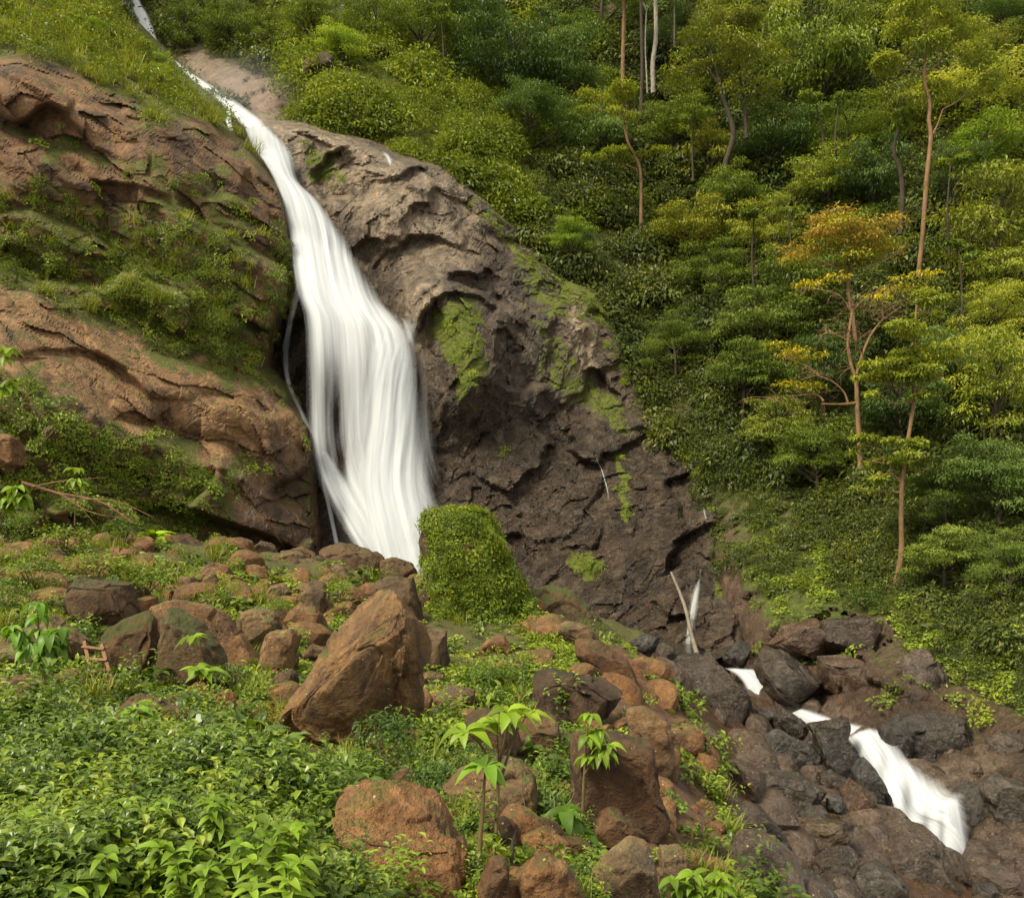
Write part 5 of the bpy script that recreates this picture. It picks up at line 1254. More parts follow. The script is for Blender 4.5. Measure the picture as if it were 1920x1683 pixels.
def crown_clumps(kind, seed):
    r = np.random.default_rng(seed); out = []
    if kind == 'round':
        for _ in range(46):
            d = r.normal(size=3); d[2] = abs(d[2]) * 1.15 - 0.55; d /= np.linalg.norm(d)
            q = 0.42 + 0.58 * r.random(); s = 0.16 + 0.17 * r.random()
            out.append((d[0] * q + 0.12 * r.normal(), d[1] * q + 0.12 * r.normal(), d[2] * q * 0.95, s * 1.25, s * 1.25, s * 0.5))
    elif kind == 'tiers':
        for z in (-0.55, -0.2, 0.12, 0.42, 0.68):
            m = r.integers(5, 8); R = 0.95 * math.sqrt(1 - z * z * 0.9); a0 = r.random() * 6
            for k in range(m):
                a = a0 + k / m * 6.283 + 0.3 * r.normal(); q = R * (0.35 + 0.45 * r.random()); s = 0.20 + 0.16 * r.random()
                out.append((q * math.cos(a), q * math.sin(a), z + 0.13 * r.normal(), s * 1.15, s * 1.15, 0.12 + 0.10 * r.random()))
    else:  # airy
        for _ in range(24):
            d = r.normal(size=3); d[2] = d[2] * 0.8 + 0.15; d /= np.linalg.norm(d)
            q = 0.35 + 0.55 * r.random() ** 0.7; s = 0.15 + 0.12 * r.random()
            out.append((d[0] * q, d[1] * q, d[2] * q, s * 1.25, s * 1.25, s * 0.5))
    return np.array(out)

PROTO = {}
for kind, cnt, nl, lf in (('round', 4, 9500, 0.064), ('tiers', 3, 6200, 0.066), ('airy', 3, 4300, 0.066)):
    for s in range(cnt):
        c = crown_clumps(kind, 50 * len(kind) + s)
        q_ = (0.78, 1.0, 1.3, 1.05)[s]
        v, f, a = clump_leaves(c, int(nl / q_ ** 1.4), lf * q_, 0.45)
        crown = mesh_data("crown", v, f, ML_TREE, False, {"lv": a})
        tr = [tube(smooth_path([(0.05, 0, -2.6), (0, 0.04, -1.6), (-0.05, 0, -0.8), (0.03, 0.0, 0.0), (0, 0, 0.45)], 12), [0.062, 0.045, 0.022], 7, 0.06)]
        for k in range(0, len(c), 2):
            z0 = np.clip(c[k, 2] - 0.45, -0.9, 0.35)
            tr.append(limb((0, 0, z0), c[k, :3], 0.022, 0.006, 0.02))
        tv, tf = join(tr)
        PROTO.setdefault(kind, []).append((crown, {b.name: mesh_data("trunk", tv, tf, b) for b in (MB_DARK, MB_TAN, MB_PALE)}))

_tc = [0]
def forest_tree(label, px, py, rx, ry, kind='round', tint=(1, 1, 1), Y=None, bark=None, front=2.0, sheet=None):
    if Y is None:
        Y = float((sheet or H).depth(np.array([float(px)]), np.array([py + ry * 1.1]))[0]) - front
    _tc[0] += 1
    crown, trunks = PROTO[kind][_tc[0] % len(PROTO[kind])]
    s = np.array([rx, rx, ry * 1.28]) * Y / F * 1.22
    c = P(px, py, Y)
    base = c + np.array([0, 0, -2.6 * s[2]])
    o = thing("forest_tree", label, "tree", base)
    o.rotation_euler = (0, 0, float(rng.random() * 6.283))
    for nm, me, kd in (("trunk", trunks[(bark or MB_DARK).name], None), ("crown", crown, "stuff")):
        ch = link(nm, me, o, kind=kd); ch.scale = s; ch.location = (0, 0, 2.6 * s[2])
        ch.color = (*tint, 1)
    return o

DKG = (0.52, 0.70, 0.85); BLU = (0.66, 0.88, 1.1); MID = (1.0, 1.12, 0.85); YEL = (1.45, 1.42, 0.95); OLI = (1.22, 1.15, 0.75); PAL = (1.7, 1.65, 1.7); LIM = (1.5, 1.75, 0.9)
T = forest_tree
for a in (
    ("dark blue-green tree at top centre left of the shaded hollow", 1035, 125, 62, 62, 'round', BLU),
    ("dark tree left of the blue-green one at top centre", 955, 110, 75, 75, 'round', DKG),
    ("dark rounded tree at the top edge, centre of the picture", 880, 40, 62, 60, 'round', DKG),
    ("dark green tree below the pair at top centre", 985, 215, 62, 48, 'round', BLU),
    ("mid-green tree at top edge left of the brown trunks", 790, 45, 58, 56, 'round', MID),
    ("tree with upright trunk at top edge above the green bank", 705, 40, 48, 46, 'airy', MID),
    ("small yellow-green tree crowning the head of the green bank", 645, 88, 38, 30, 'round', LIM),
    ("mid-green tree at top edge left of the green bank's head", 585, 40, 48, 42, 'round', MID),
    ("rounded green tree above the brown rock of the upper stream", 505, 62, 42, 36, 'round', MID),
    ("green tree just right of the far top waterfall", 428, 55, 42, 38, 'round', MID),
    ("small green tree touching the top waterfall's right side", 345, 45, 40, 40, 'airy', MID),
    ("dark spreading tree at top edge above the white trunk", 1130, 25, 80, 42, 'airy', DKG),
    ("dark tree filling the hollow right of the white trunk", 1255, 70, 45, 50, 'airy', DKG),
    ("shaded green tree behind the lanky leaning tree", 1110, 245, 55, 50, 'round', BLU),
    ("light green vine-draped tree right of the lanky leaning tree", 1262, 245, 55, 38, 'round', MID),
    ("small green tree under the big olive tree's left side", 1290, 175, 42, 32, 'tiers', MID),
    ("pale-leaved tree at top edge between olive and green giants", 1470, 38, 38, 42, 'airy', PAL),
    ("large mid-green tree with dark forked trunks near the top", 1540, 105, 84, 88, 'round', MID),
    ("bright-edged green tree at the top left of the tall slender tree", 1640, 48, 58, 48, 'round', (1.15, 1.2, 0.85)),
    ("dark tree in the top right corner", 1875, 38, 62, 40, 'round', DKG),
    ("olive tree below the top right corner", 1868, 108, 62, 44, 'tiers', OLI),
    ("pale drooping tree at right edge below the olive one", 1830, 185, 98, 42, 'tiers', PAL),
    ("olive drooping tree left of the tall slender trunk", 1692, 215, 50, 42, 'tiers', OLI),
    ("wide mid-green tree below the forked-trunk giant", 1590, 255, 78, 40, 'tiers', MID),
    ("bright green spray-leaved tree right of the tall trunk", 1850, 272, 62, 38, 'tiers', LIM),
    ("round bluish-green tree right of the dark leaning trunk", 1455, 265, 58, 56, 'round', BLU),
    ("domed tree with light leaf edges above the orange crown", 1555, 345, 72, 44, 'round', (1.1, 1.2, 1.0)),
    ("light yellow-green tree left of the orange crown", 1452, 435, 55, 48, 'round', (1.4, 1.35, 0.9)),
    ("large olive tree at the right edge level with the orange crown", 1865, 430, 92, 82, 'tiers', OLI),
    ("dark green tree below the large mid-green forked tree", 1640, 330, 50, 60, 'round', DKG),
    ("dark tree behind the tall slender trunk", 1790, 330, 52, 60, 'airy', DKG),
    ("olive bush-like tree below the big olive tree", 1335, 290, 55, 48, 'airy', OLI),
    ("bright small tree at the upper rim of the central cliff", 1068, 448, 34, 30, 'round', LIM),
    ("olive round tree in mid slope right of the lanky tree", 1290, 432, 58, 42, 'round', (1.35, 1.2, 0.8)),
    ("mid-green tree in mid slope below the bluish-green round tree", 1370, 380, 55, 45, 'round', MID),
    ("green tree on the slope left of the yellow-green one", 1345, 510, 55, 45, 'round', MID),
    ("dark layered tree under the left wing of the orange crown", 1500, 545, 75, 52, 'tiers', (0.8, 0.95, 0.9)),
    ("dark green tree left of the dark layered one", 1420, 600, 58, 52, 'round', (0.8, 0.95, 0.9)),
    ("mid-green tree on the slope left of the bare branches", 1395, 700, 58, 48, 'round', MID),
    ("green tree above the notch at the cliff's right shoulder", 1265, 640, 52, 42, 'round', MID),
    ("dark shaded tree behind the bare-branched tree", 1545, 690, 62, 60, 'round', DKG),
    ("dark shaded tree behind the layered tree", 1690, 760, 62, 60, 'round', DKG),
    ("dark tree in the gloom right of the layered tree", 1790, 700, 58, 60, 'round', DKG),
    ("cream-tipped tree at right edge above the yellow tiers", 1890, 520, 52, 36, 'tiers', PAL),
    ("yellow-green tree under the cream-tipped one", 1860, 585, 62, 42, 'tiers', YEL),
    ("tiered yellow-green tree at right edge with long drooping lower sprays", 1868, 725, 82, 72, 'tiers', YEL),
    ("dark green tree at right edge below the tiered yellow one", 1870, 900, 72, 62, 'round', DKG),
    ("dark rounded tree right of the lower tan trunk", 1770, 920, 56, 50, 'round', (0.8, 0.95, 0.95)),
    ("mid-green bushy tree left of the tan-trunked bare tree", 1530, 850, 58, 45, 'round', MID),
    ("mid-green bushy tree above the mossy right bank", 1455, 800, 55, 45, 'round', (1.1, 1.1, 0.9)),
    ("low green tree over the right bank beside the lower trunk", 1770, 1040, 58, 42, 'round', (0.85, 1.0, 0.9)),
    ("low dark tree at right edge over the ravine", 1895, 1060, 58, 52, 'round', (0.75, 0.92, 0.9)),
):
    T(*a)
T("slim dark tree standing in front of the far top waterfall", 238, 45, 16, 52, 'airy', (0.7, 0.85, 0.8), Y=100)
T("small bright tree on the grassy brow left of the top waterfall", 165, 62, 26, 22, 'round', LIM, Y=74)
T("small tree on the left brow beside the upper stream", 305, 130, 18, 26, 'airy', LIM, Y=73)

def hero_tree(name, label, Y, trunks, clumps, nleaf, leaf, tint, bark, lmat=None, limbs=True, twigs=0, droop=0.45, thick=0.9):
    """tree drawn after a particular one: trunk paths (px, py[, dY]) with radii in px, clumps (px, py, rx, ry[, dY])"""
    w = lambda q: P(q[0], q[1], Y + (q[2] if len(q) > 2 else 0.0))
    base = w(trunks[0][0][0])
    o = thing(name, label, "tree", base)
    tv = []
    for path, rad in trunks:
        pts = smooth_path(np.array([w(q) for q in path]), 6 * len(path))
        tv.append(tube(pts, np.array(rad, float) * Y / F, 9 if rad[0] > 3 else 6, 0.05))
    allp = np.concatenate([smooth_path(np.array([w(q) for q in path]), 6 * len(path)) for path, rad in trunks])
    cl = []
    for q in clumps:
        c = P(q[0], q[1], Y + (q[4] if len(q) > 4 else 0.8 * rng.normal()))
        rx, rz = q[2] * Y / F, q[3] * Y / F
        m = max(2, int(q[2] / 11))
        for _ in range(m):       # break every clump into sprays
            d = unit(1)[0] * np.array([0.85, 0.75, 0.75])
            cl.append((*(c + d * np.array([rx, rx * thick, rz])), rx * (0.42 + 0.30 * rng.random()), rx * (0.42 + 0.30 * rng.random()), rz * (0.40 + 0.30 * rng.random())))
        if limbs:
            k = allp[np.argmin(((allp - c) ** 2 * np.array([1, 1, 1.0])).sum(1) + 4 * np.clip(allp[:, 2] - c[2] + 0.2, 0, None) ** 2)]
            tv.append(limb(k, c, 0.05, 0.018, 0.06))
    for _ in range(twigs):
        k = allp[rng.integers(len(allp) // 3, len(allp))]
        e = k + unit(1)[0] * np.array([1.0, 1.0, 0.6]) * (0.5 + 1.3 * rng.random())
        tv.append(limb(k, e, 0.022, 0.008, -0.05, 6, 4))
        for _ in range(3):
            tv.append(limb(k + (e - k) * rng.random(), e + unit(1)[0] * 0.6, 0.010, 0.005, -0.05, 4, 3))
    v, f = join(tv)
    link("trunk", mesh_data("trunk", v - base, f, bark), o)
    if nleaf:
        v, f, a = clump_leaves(cl, nleaf, leaf, droop)
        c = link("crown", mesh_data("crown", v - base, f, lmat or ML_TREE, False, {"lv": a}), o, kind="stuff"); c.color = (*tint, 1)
    return o

hero_tree("tall_tree", "tall slender tan-trunked tree with two crowns at upper right", 63,
    [([(1722, 520), (1730, 440), (1737, 340), (1745, 262), (1742, 225), (1743, 190), (1733, 150), (1735, 110), (1740, 70)], [4.5, 3.8, 3.0, 2.0]), ([(1745, 258), (1756, 238), (1768, 205)], [2.4, 1.2]), ([(1734, 140), (1745, 132), (1765, 112)], [1.8, 0.8])],
    [(1740, 20, 60, 26), (1700, 55, 46, 20), (1790, 60, 45, 22), (1690, 100, 52, 24), (1760, 90, 40, 22), (1655, 130, 22, 18), (1810, 110, 40, 20), (1740, 180, 28, 22), (1770, 165, 40, 20), (1830, 160, 40, 16)], 9500, 0.27, YEL, MB_TAN)
hero_tree("orange_tree", "tree with an orange and yellow crown on the right slope", 58,
    [([(1610, 700), (1600, 600), (1590, 540), (1600, 470), (1610, 430)], [4.0, 3.0, 1.5])],
    [(1590, 405, 62, 20), (1560, 430, 45, 18), (1640, 430, 45, 22), (1530, 455, 45, 18), (1600, 455, 55, 18), (1670, 460, 32, 18), (1465, 480, 28, 12), (1510, 475, 25, 14), (1620, 480, 40, 14), (1690, 475, 20, 10), (1485, 465, 25, 10)], 3600, 0.24, (1, 1, 1), MB_TAN, ML_ORANGE)
v, f, a = clump_leaves([(*(P(x_, y_, 57.6)), rx_ * 58 / F, rx_ * 58 / F, ry_ * 58 / F) for x_, y_, rx_, ry_ in ((1590, 430, 60, 22), (1540, 462, 40, 14), (1640, 462, 45, 18), (1600, 490, 55, 14), (1500, 490, 35, 10))], 2600, 0.24, 0.4)
ot = [o for o in bpy.data.objects if o.name.startswith("orange_tree")][0]
c = link("crown", mesh_data("crown", v - np.array(ot.location), f, ML_TREE, False, {"lv": a}), ot, kind="stuff"); c.color = (1.5, 1.4, 0.75, 1)
hero_tree("bare_tree", "tan forked tree with bare spreading branches and few yellow leaves", 50,
    [([(1614, 900), (1612, 840), (1608, 770), (1606, 725), (1602, 700)], [5.5, 4.5, 3.6]), ([(1606, 755), (1595, 757), (1570, 758), (1540, 757)], [3.2, 2.4, 1.2]), ([(1590, 755), (1582, 735), (1560, 715), (1530, 705), (1500, 712, -1)], [2.2, 1.4, 0.7]),
     ([(1545, 752), (1530, 740, 1), (1490, 742, 1), (1440, 745, 1)], [1.8, 1.2, 0.6]), ([(1603, 705), (1595, 680), (1590, 640), (1597, 590), (1600, 570)], [3.4, 2.8, 1.6]), ([(1605, 705), (1615, 670), (1632, 630), (1655, 600), (1690, 575)], [2.8, 2.2, 1.0]),
     ([(1656, 598), (1655, 570), (1665, 548)], [1.8, 0.9]), ([(1597, 585), (1575, 555), (1545, 545), (1515, 540)], [1.6, 0.7]), ([(1598, 585), (1620, 560), (1640, 550)], [1.3, 0.6]), ([(1535, 705), (1520, 690), (1470, 670)], [1.2, 0.5]), ([(1592, 640), (1560, 625), (1530, 630)], [1.2, 0.5])],
    [(1490, 665, 40, 12), (1535, 668, 22, 10), (1510, 720, 40, 12), (1465, 650, 20, 12), (1540, 530, 40, 14), (1680, 535, 40, 18), (1720, 515, 30, 12), (1640, 560, 30, 10)], 1500, 0.22, (2.3, 1.7, 0.7), MB_TAN, twigs=90, limbs=False)
hero_tree("layered_tree", "tan-trunked tree with stepped yellow-green foliage tiers above the ravine", 41,
    [([(1686, 1172), (1678, 1120), (1690, 1040), (1690, 970), (1692, 900), (1700, 840), (1712, 760), (1712, 705), (1715, 640), (1718, 570)], [9.0, 5.0, 4.0, 3.2, 1.5]), ([(1686, 1172), (1700, 1195), (1730, 1215)], [4, 1.5]), ([(1684, 1165), (1668, 1190), (1655, 1210)], [4, 1.5]), ([(1690, 905), (1672, 885), (1668, 870)], [2.5, 1.2]), ([(1712, 740), (1740, 718), (1765, 705)], [2.0, 0.8])],
    [(1715, 560, 42, 14), (1745, 585, 26, 12), (1700, 620, 45, 16), (1740, 660, 50, 16), (1770, 670, 32, 14), (1660, 690, 48, 15), (1640, 715, 32, 13), (1705, 700, 50, 16), (1650, 740, 22, 10), (1720, 735, 30, 10),
     (1640, 825, 38, 9), (1690, 830, 38, 10), (1605, 845, 14, 7), (1720, 850, 26, 9), (1680, 870, 46, 15), (1650, 890, 26, 12), (1610, 920, 26, 9), (1715, 880, 28, 12)], 11500, 0.20, YEL, MB_TAN)
hero_tree("lanky_tree", "lanky leaning tree with pale crooked trunk below the dark hollow", 80,
    [([(1202, 480), (1202, 400), (1201, 325), (1192, 295), (1178, 268), (1172, 240), (1170, 215), (1178, 195)], [3.4, 3.0, 2.4, 1.2]), ([(1195, 318), (1175, 310), (1150, 302)], [1.4, 0.6]), ([(1172, 235), (1180, 215), (1190, 200)], [1.4, 0.6])],
    [(1115, 178, 30, 10), (1150, 175, 38, 10), (1180, 185, 20, 14), (1105, 205, 22, 10), (1170, 215, 26, 12), (1140, 280, 30, 10), (1165, 292, 26, 10), (1110, 300, 22, 8), (1220, 285, 30, 8)], 3400, 0.30, (1.7, 1.6, 0.9), MB_TAN)
hero_tree("olive_tree", "big olive-yellow tree with dark twisting limbs near top centre right", 82,
    [([(1372, 340), (1360, 310), (1375, 250), (1355, 180), (1345, 140), (1335, 110)], [6, 4.5, 2.5]), ([(1400, 260), (1395, 190), (1388, 150), (1385, 110)], [4, 2]), ([(1360, 180), (1335, 140), (1315, 130)], [3, 1.2]), ([(1350, 150), (1380, 100), (1400, 70)], [2, 1])],
    [(1360, 25, 62, 22), (1320, 55, 50, 22), (1400, 55, 50, 24), (1290, 95, 36, 20), (1350, 95, 60, 24), (1410, 105, 48, 24), (1270, 125, 28, 16), (1330, 145, 50, 20), (1400, 160, 45, 24), (1440, 110, 30, 26), (1260, 150, 24, 12), (1440, 180, 34, 20)], 9500, 0.30, OLI, MB_DARK)
for nm, lab, Y, path, rad, bark in (("pale_trunk_tree", "white-barked straight trunk rising out of the top edge", 95, [(1225, 175), (1224, 120), (1230, 60), (1227, -60)], [4.5, 4.2, 3.6], MB_PALE), ("brown_trunk_tree", "brown straight trunk left of the white one at the top", 98, [(1168, 175), (1168, 110), (1170, 40), (1170, -60)], [4, 3.8, 3.2], MB_TAN),
        ("thin_trunk_tree", "thin grey sapling trunk close beside the white trunk", 96, [(1214, 175), (1212, 130), (1210, 85), (1212, 20)], [1.6, 1.4, 1.0], MB_PALE), ("dark_trunk_tree", "dark brown trunk between the brown and white trunks", 92, [(1202, 225), (1203, 170), (1204, 110), (1200, -60)], [3.8, 3.4, 2.6], MB_DARK),
        ("far_trunk_tree", "slim pale trunk right of the white one in the hollow", 100, [(1264, 90), (1264, 50), (1265, -60)], [2.0, 1.8, 1.4], MB_PALE), ("bank_trunk_tree", "grey trunk at the top edge above the green bank", 100, [(745, 90), (742, 50), (748, -60)], [3.5, 3.0, 2.4], MB_DARK),
        ("slope_trunk_tree", "dark trunk under the drooping olive tree, left of the tall tree", 66, [(1688, 440), (1692, 370), (1688, 320), (1676, 285), (1684, 240)], [4.5, 4, 2.5], MB_DARK)):
    hero_tree(nm, lab, Y, [(path, rad)], [(path[-1][0], -70, 55, 40), (path[-1][0] + 40, -50, 40, 26), (path[-1][0] - 40, -50, 40, 26)] if nm != "slope_trunk_tree" else [(1684, 225, 30, 14)], 2200 if nm != "slope_trunk_tree" else 700, 0.3, MID, bark)

for lab, Y, path, cl in (
    ("slender dark trunk with a thin crown left of the olive tree", 84, [(1300, 340), (1298, 270), (1303, 215)], [(1303, 205, 26, 12), (1290, 225, 18, 8)]),
    ("slim dark trunk below the forked green giant", 74, [(1570, 330), (1566, 260), (1572, 200)], [(1572, 192, 30, 14)]),
    ("slim dark trunk left of the forked green giant's trunk", 75, [(1545, 320), (1542, 250), (1530, 195)], [(1526, 188, 28, 12)]),
    ("thin dark trunk in the slope between domed and orange trees", 66, [(1480, 560), (1484, 480), (1478, 400)], [(1478, 390, 26, 12), (1495, 410, 18, 8)]),
    ("thin trunk rising from the mid slope left of the orange tree", 70, [(1415, 560), (1410, 480), (1414, 410)], [(1414, 400, 28, 12)]),
    ("thin dark trunk at right edge beside the olive tree", 56, [(1800, 640), (1804, 560), (1798, 470)], [(1798, 462, 26, 12), (1815, 480, 18, 8)]),
    ("bare dark trunk right of the tall slender tree", 60, [(1780, 480), (1776, 400), (1782, 310)], [(1782, 300, 26, 12)]),
    ("slim trunk in the dark under the tiered yellow tree", 46, [(1842, 900), (1846, 820), (1840, 760)], [(1838, 750, 24, 10)]),
    ("thin trunk above the green bank at top centre", 92, [(830, 170), (832, 110), (828, 40)], [(828, 32, 28, 14)]),
    ("thin leaning trunk at top centre left of the shaded hollow", 96, [(1075, 190), (1080, 120), (1072, 50)], [(1072, 42, 30, 14)]),
):
    hero_tree("slender_tree", lab, Y, [(path, [2.4, 2.0, 1.0])], cl, 700, 0.26, MID, MB_DARK)
# ------------------------------------------------------------------ small things
M_WOOD = bark_mat("weathered_wood", (0.14, 0.075, 0.040), (0.23, 0.125, 0.065), 6.0)
M_LOG = bark_mat("grey_driftwood", (0.13, 0.11, 0.085), (0.24, 0.20, 0.155), 4.0)
def beam(a, b, w, h, sides=4):
    return tube(np.array([a, np.asarray(a) * 0.66 + np.asarray(b) * 0.34, np.asarray(a) * 0.33 + np.asarray(b) * 0.67, b]), [w * 0.72] * 2, 4, 0.04)
# wooden ladder leaning on the mossy boulder
lad = thing("wooden_ladder", "short weathered wooden ladder leaning on the bank left of the mossy boulder", "ladder", P(190, 1300, 20.0))
lb = np.array(lad.location)
tl, tr, bl, br = P(158, 1203, 20.9), P(191, 1208, 20.7), P(183, 1305, 19.6), P(218, 1300, 19.4)
for a, b in ((tl, bl), (tr, br)):
    v, f = beam(a, b, 0.075, 0.06); link("rail", mesh_data("rail", v - lb, f, M_WOOD, False), lad)
for t in (0.10, 0.33, 0.55, 0.76, 0.95):
    a = tl + (bl - tl) * t; b = tr + (br - tr) * t; e = (b - a) * 0.12
    v, f = beam(a - e, b + e, 0.065, 0.05); link("rung", mesh_data("rung", v - lb + np.array([0, -0.06, 0]), f, M_WOOD, False), lad)

def stick(name, label, cat, pts, rad, mat, sides=8):
    """a branch or log; extra paths become its side twigs"""
    main = smooth_path(np.array([P(*q) for q in pts[0]]), 5 * len(pts[0]))
    base = main[0]; o = thing(name, label, cat, base)
    v, f = tube(main, rad, sides, 0.06); link("stem", mesh_data("stem", v - base, f, mat), o)
    for q in pts[1:]:
        v, f = tube(smooth_path(np.array([P(*k) for k in q]), 10), [rad[-1] * 0.9, rad[-1] * 0.25], 5, 0.05); link("twig", mesh_data("twig", v - base, f, mat), o)
stick("fallen_log", "bleached bare trunk leaning against the cliff beside the thin fall", "log", [[(1310, 1236, 42.0), (1298, 1195, 43.2), (1285, 1140, 44.6), (1270, 1100, 45.8), (1258, 1072, 46.4)]], [0.12, 0.09, 0.06], M_LOG)
stick("dead_branch", "dead brown branch lying along the foot of the left cliff", "branch", [[(40, 905, 38), (110, 925, 38.5), (190, 942, 39), (250, 980, 39)], [(60, 912, 38), (130, 900, 38), (200, 895, 38.5)], [(110, 925, 38.5), (170, 960, 38), (240, 972, 38)], [(90, 918, 38), (140, 940, 37.6), (180, 985, 37.4)], [(150, 935, 38.6), (220, 940, 38.4), (285, 968, 38)]], [0.085, 0.04], M_WOOD)
stick("leaning_stick", "long thin brown stick slanting up out of the lower left weeds", "stick", [[(205, 1515, 9.6), (250, 1465, 10.0), (300, 1410, 10.6), (335, 1360, 11.0)], [(270, 1445, 10.2), (262, 1425, 10.2), (250, 1410, 10.2)]], [0.022, 0.012], M_WOOD, 6)
stick("upright_stick", "short reddish upright stick in the lower left weeds", "stick", [[(236, 1560, 8.0), (244, 1510, 8.1), (251, 1462, 8.2)]], [0.020, 0.016], M_WOOD, 6)
stick("dark_stick", "dark forked stick standing at the far lower left", "stick", [[(138, 1560, 8.2), (124, 1510, 8.4), (110, 1460, 8.6), (106, 1415, 8.7)], [(124, 1510, 8.4), (104, 1490, 8.4), (88, 1470, 8.4)]], [0.020, 0.012], MB_DARK, 6)
stick("twig_tangle", "pale dry twigs tangled right of the round flat-topped rock", "branch", [[(960, 1600, 9.8), (1010, 1560, 10.2), (1050, 1530, 10.6), (1095, 1500, 11)], [(1000, 1570, 10), (1040, 1560, 10), (1070, 1565, 10)], [(1030, 1545, 10.4), (1040, 1505, 10.6), (1030, 1475, 10.8)], [(1020, 1552, 10.2), (990, 1525, 10.3), (980, 1490, 10.4)], [(1050, 1530, 10.6), (1075, 1490, 10.8), (1072, 1460, 11)]], [0.014, 0.007], M_LOG, 5)
stick("dark_stick", "dark bare woody stem at the bottom edge right of the sapling", "stick", [[(962, 1720, 7.6), (963, 1640, 7.7), (960, 1590, 7.8), (968, 1555, 7.9)]], [0.026, 0.014], MB_DARK, 6)

# ---- saplings and leafy plants: every big leaf is a part
def leaf_mesh(name, seg=5, width=0.5, curl=0.3, fold=0.22, mat=None):
    v, f = leaf_shape(seg, width, fold, curl)
    return mesh_data(name, v, f, mat or ML_LIME, True, {"lv": np.full(len(v), 0.5)})
LEAVES = [leaf_mesh("leaf", 6, 0.42, 0.30), leaf_mesh("leaf", 6, 0.5, 0.42), leaf_mesh("leaf", 6, 0.36, 0.2), leaf_mesh("leaf", 6, 0.46, 0.55)]
def add_leaf(parent, pos, direc, size, tint):
    o = link("leaf", LEAVES[int(rng.integers(len(LEAVES)))], parent)
    d = Vector(direc).normalized(); up = Vector((0.15 * rng.normal(), 0.15 * rng.normal() - 0.15, 1.0))
    x = d.cross(up).normalized(); z = x.cross(d)
    m = Matrix((x, d, z)).transposed().to_4x4(); m.translation = Vector(pos)
    o.matrix_local = m @ Matrix.Diagonal((size, size, size, 1))
    t = 0.6 + 0.7 * rng.random(); o.color = (tint[0] * t, tint[1] * t, tint[2] * t, 1)
def plant(name, label, stems, leaf, tint=(1, 1, 1), group=None, whorl=9, tiers=1, droop=0.2, cat="plant", gap=0.18, rad=0.010):
    """stems: paths [(px, py, Y)...] from foot to tip, whorls of big leaves at the tips"""
    base = P(*stems[0][0]); o = thing(name, label, cat, base, group)
    for st in stems:
        p = smooth_path(np.array([P(*q) for q in st]), 8) - base
        ln = np.linalg.norm(p[-1] - p[0])
        v, f = tube(p, [rad * (1 + ln), rad * 0.45], 6, 0.04); link("stem", mesh_data("stem", v, f, M_STEM), o)
        for tr_ in range(tiers):
            t = 1 - tr_ * gap; tip = p[0] + (p[-1] - p[0]) * t if tr_ else p[-1]
            a0 = rng.random() * 6
            for k in range(whorl):
                a = a0 + k / whorl * 6.283 + 0.25 * rng.normal()
                add_leaf(o, tip, (math.cos(a), math.sin(a), (0.55 if tr_ == 0 else 0.2) * rng.random() - droop), leaf * (0.65 + 0.5 * rng.random()), tint)
    return o
M_STEM = bark_mat("green_brown_stem", (0.085, 0.06, 0.025), (0.14, 0.11, 0.045), 8.0)
LIMC = (1, 1, 1); DIMC = (0.62, 0.70, 0.7); YELC = (1.35, 1.1, 0.7)
plant("sapling", "thin-stemmed sapling with a drooping leaf parasol at bottom centre", [[(890, 1700, 7.4), (898, 1600, 7.5), (906, 1500, 7.6), (910, 1438, 7.6)]], 0.27, (0.72, 0.86, 0.75), whorl=10, droop=0.25, cat="sapling", rad=0.016)
plant("sapling", "broad lime-leaved sapling crown hanging over the centre foreground rocks", [[(930, 1560, 8.9), (935, 1450, 9.0), (932, 1355, 9.0)], [(936, 1470, 9.0), (965, 1380, 9.1), (985, 1345, 9.2)], [(934, 1470, 9.0), (905, 1400, 8.9), (872, 1372, 8.8)], [(934, 1440, 9.0), (950, 1370, 8.8), (952, 1335, 8.8)]], 0.30, (1.0, 1.0, 0.8), whorl=8, droop=0.22, cat="sapling", rad=0.010)
plant("sapling", "slender sapling with drooping lime leaves before the square grey block", [[(1090, 1560, 10.6), (1095, 1460, 10.7), (1100, 1380, 10.8), (1104, 1340, 10.8)], [(1096, 1450, 10.7), (1125, 1410, 10.7), (1142, 1396, 10.7)], [(1098, 1400, 10.8), (1120, 1370, 10.8)]], 0.22, (1.0, 1.0, 0.8), whorl=7, droop=0.5, tiers=3, cat="sapling")
plant("sapling", "leafy sapling with long hanging leaves left of the wooden ladder", [[(85, 1300, 17), (80, 1240, 17.2), (72, 1170, 17.4), (70, 1130, 17.5)], [(82, 1250, 17.1), (100, 1200, 17), (112, 1180, 17)], [(80, 1240, 17.2), (45, 1190, 17.2), (22, 1175, 17.2)], [(84, 1260, 17), (90, 1215, 16.8), (92, 1190, 16.8)]], 0.36, (0.62, 0.80, 0.8), whorl=7, droop=0.6, tiers=5, cat="sapling", gap=0.15)
plant("sapling", "lime-leaved sapling leaning in from the left edge under the cliff", [[(-10, 1010, 24), (10, 960, 24), (30, 915, 24)], [(5, 980, 24), (25, 940, 24), (40, 930, 24)], [(-5, 990, 24), (5, 945, 24)]], 0.42, LIMC, whorl=8, droop=0.4, tiers=2, cat="sapling")
plant("sapling", "lime-leaved branch tips at the left edge halfway up", [[(-60, 760, 26), (-15, 720, 26), (25, 715, 26)], [(-40, 740, 26), (-5, 670, 26), (12, 655, 26)], [(-30, 735, 26), (5, 725, 26)]], 0.45, LIMC, whorl=8, droop=0.35, tiers=2, cat="sapling")
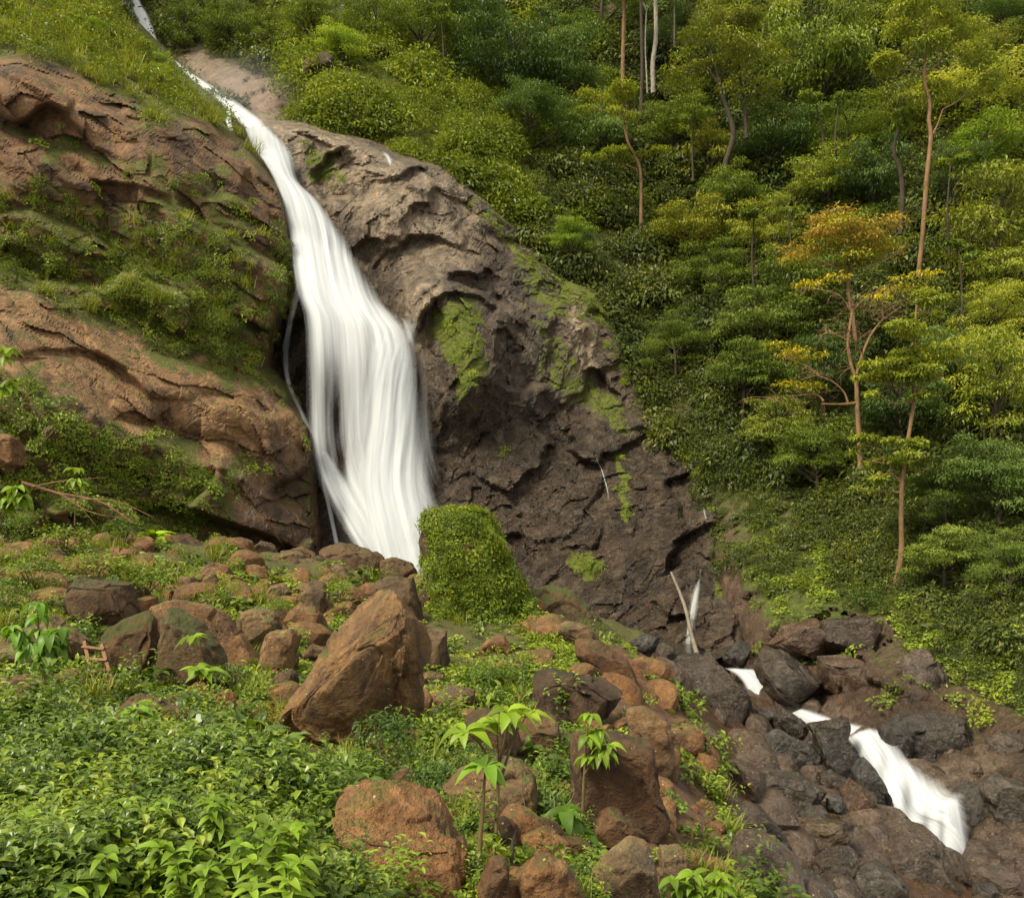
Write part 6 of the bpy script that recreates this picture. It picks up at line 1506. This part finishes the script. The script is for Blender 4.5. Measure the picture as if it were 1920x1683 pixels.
plant("sapling", "small bright sapling above the dead branch by the left cliff", [[(140, 985, 34), (142, 930, 34), (142, 880, 34)], [(142, 930, 34), (150, 905, 34)]], 0.48, (1.2, 1.15, 0.75), whorl=7, droop=0.35, tiers=2, cat="sapling")
plant("broadleaf_plant", "bright star-shaped leafy plant at the foot of the left cliff", [[(290, 1032, 41), (290, 1012, 41)]], 1.0, (1.3, 1.25, 0.7), whorl=13, droop=-0.25)
plant("broadleaf_plant", "bright leafy plant growing on top of the vine-hung mossy boulder", [[(365, 1225, 18.6), (362, 1198, 18.6)]], 0.42, LIMC, whorl=9, droop=0.1)
plant("broadleaf_plant", "bright leafy plant in front of the vine-hung mossy boulder", [[(372, 1285, 18.2), (370, 1256, 18.2)], [(372, 1285, 18.2), (392, 1262, 18.2)]], 0.45, LIMC, whorl=8, droop=0.1)
plant("broadleaf_plant", "yellow-tinged plant with broad upright leaves near bottom centre left", [[(560, 1700, 6.0), (556, 1640, 6.0), (548, 1580, 6.0), (540, 1560, 6.0)], [(560, 1690, 6.0), (575, 1630, 6.0), (580, 1600, 6.0)]], 0.20, YELC, whorl=7, tiers=3, droop=0.15)
plant("broadleaf_plant", "pale-green plant at the bottom edge beside the reddish boulder", [[(1310, 1740, 8.6), (1305, 1680, 8.6), (1300, 1640, 8.6)], [(1312, 1735, 8.6), (1340, 1670, 8.6), (1352, 1645, 8.6)], [(1310, 1735, 8.6), (1275, 1680, 8.6), (1262, 1650, 8.6)]], 0.17, (0.9, 0.95, 0.7), whorl=9, tiers=4, droop=0.25)
plant("broadleaf_plant", "green plant at the bottom edge right of centre below the brown rocks", [[(1110, 1740, 8.0), (1108, 1690, 8.0), (1104, 1660, 8.0)], [(1112, 1740, 8.0), (1135, 1690, 8.0)]], 0.17, (0.85, 0.9, 0.75), whorl=8, tiers=4, droop=0.2)
plant("broadleaf_plant", "upright green shoots in the gap left of the square grey block", [[(1075, 1610, 10.0), (1066, 1550, 10.0), (1060, 1520, 10.0)], [(1078, 1610, 10.0), (1085, 1560, 10.0)]], 0.32, (0.6, 0.72, 0.7), whorl=7, tiers=2, droop=0.5)
plant("broadleaf_plant", "small sprouting plant on top of the half-buried red rock", [[(262, 1385, 14.6), (262, 1345, 14.6), (260, 1330, 14.6)]], 0.42, (0.8, 0.95, 0.75), whorl=7, tiers=2, droop=0.25)
plant("broadleaf_plant", "pale young plant left of the leaning stick", [[(112, 1440, 11), (112, 1412, 11), (112, 1398, 11)]], 0.36, (1.1, 1.15, 0.8), whorl=8, tiers=1, droop=0.1)
# the bright thicket at the bottom left: many alike shoots
for k in range(40):
    px = 40 + 540 * (k + rng.random()) / 40; py = 1600 + 130 * rng.random() + (30 if px > 440 or px < 130 else 0)
    Y = 5.6 - (py - 1600) / 130 * 1.0
    top = py - 80 - 30 * rng.random()
    plant("lime_shoot", "lime-green leafy shoot in the bright thicket at the bottom left", [[(px, py + 60, Y), (px + 6 * rng.normal(), (py + top) / 2, Y), (px + 14 * rng.normal(), top, Y)]], 0.125, (0.85, 0.9, 0.75), "bright shoots at the bottom left", whorl=5, tiers=4, droop=0.02, gap=0.13, rad=0.004)

# ---- shrubs: individual leafy bushes among the boulders
SHR = []
for s in range(4):
    v, f, a = ball_clump(620, 0.135, 0.85, seg=3, width=0.52, droop=0.25, fill=0.35)
    st = join([limb((0, 0, -0.75), unit(1)[0] * np.array([0.7, 0.7, 0.5]), 0.03, 0.01, 0.0) for _ in range(9)])
    SHR.append((mesh_data("foliage", v, f, leaf_mat("shrub_leaves_%d" % s, (0.04, 0.075, 0.012), (0.11, 0.165, 0.022), (0.25, 0.29, 0.04), patch=0.8, use_obj=True, rough=0.45), False, {"lv": a}), mesh_data("stem", st[0], st[1], M_STEM)))
def shrub(label, px, py, rx, ry, Y, tint=(1, 1, 1)):
    if Y < 26:
        h, ok = ground_hit([px], [py + ry])
        if ok[0]: Y = float(np.clip(h[0, 1] - 0.3, 0.7 * Y, 1.15 * Y))
    o = thing("shrub", label, "shrub", P(px, py + ry, Y)); f, s = SHR[int(rng.integers(4))]
    sc = np.array([rx, rx * 0.9, ry]) * Y / F * 1.05
    for nm, me, kd in (("stem", s, None), ("foliage", f, "stuff")):
        c = link(nm, me, o, kind=kd); c.scale = sc; c.location = (0, 0, ry * Y / F); c.color = (*tint, 1)
        c.rotation_euler = (0, 0, float(rng.random() * 6.28))
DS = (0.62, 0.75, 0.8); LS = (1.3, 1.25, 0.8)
for a in (
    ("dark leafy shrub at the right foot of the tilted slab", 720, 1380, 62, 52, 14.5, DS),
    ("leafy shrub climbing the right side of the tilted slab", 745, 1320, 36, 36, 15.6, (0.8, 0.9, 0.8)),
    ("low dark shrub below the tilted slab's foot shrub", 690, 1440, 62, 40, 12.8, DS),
    ("olive shrub right of the small boulder behind the big bottom one", 800, 1470, 42, 48, 11.5, (0.8, 0.95, 0.8)),
    ("shrub on the mossy hump left of the grassy-capped boulder", 60, 1070, 50, 36, 30, LS),
    ("yellow-green shrub crowning the grassy-capped dark boulder", 180, 1062, 60, 32, 27.5, LS),
    ("bright shrub right of the grassy-capped dark boulder", 275, 1090, 52, 34, 28, LS),
    ("small bright shrub among stones above the red cluster", 430, 1110, 28, 32, 29, LS),
    ("bushy shrub at the top of the round red cluster", 520, 1140, 26, 22, 24.5, (1, 1, 0.8)),
    ("light shrub behind the tilted slab's top left edge", 635, 1110, 28, 26, 29, LS),
    ("shrub at the left edge below the cliff", 15, 1120, 42, 40, 27, (0.85, 1, 0.8)),
    ("dry reddish shrub left of the tilted slab's lower end", 495, 1345, 36, 34, 16, (1.9, 1.0, 0.6)),
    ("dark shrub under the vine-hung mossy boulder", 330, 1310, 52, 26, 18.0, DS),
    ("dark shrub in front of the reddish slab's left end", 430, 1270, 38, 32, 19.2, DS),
    ("low shrub right of the vine rock's foot", 1010, 1215, 40, 24, 30, (1, 1.05, 0.8)),
    ("low shrub before the vine rock's foot", 930, 1265, 48, 26, 25, (0.85, 1, 0.8)),
    ("shrub on the right bank above the square wall block", 1620, 1120, 32, 22, 40, (0.8, 0.95, 0.8)),
    ("shrub by the rough brown rock on the ridge slope", 1285, 1600, 26, 20, 12, (1.1, 1.1, 0.8)),
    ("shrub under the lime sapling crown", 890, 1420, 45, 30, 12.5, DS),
    ("pale green shrub over the left bank under the cliff", 120, 1010, 55, 30, 37, LS),
    ("rounded shrub on the far left bank beside the dead branch", 20, 985, 40, 32, 34, (0.9, 1, 0.8)),
    ("bushy green shrub at the cliff foot right of the dead branch", 235, 990, 45, 24, 40, (0.9, 1, 0.8)),
): shrub(*a)
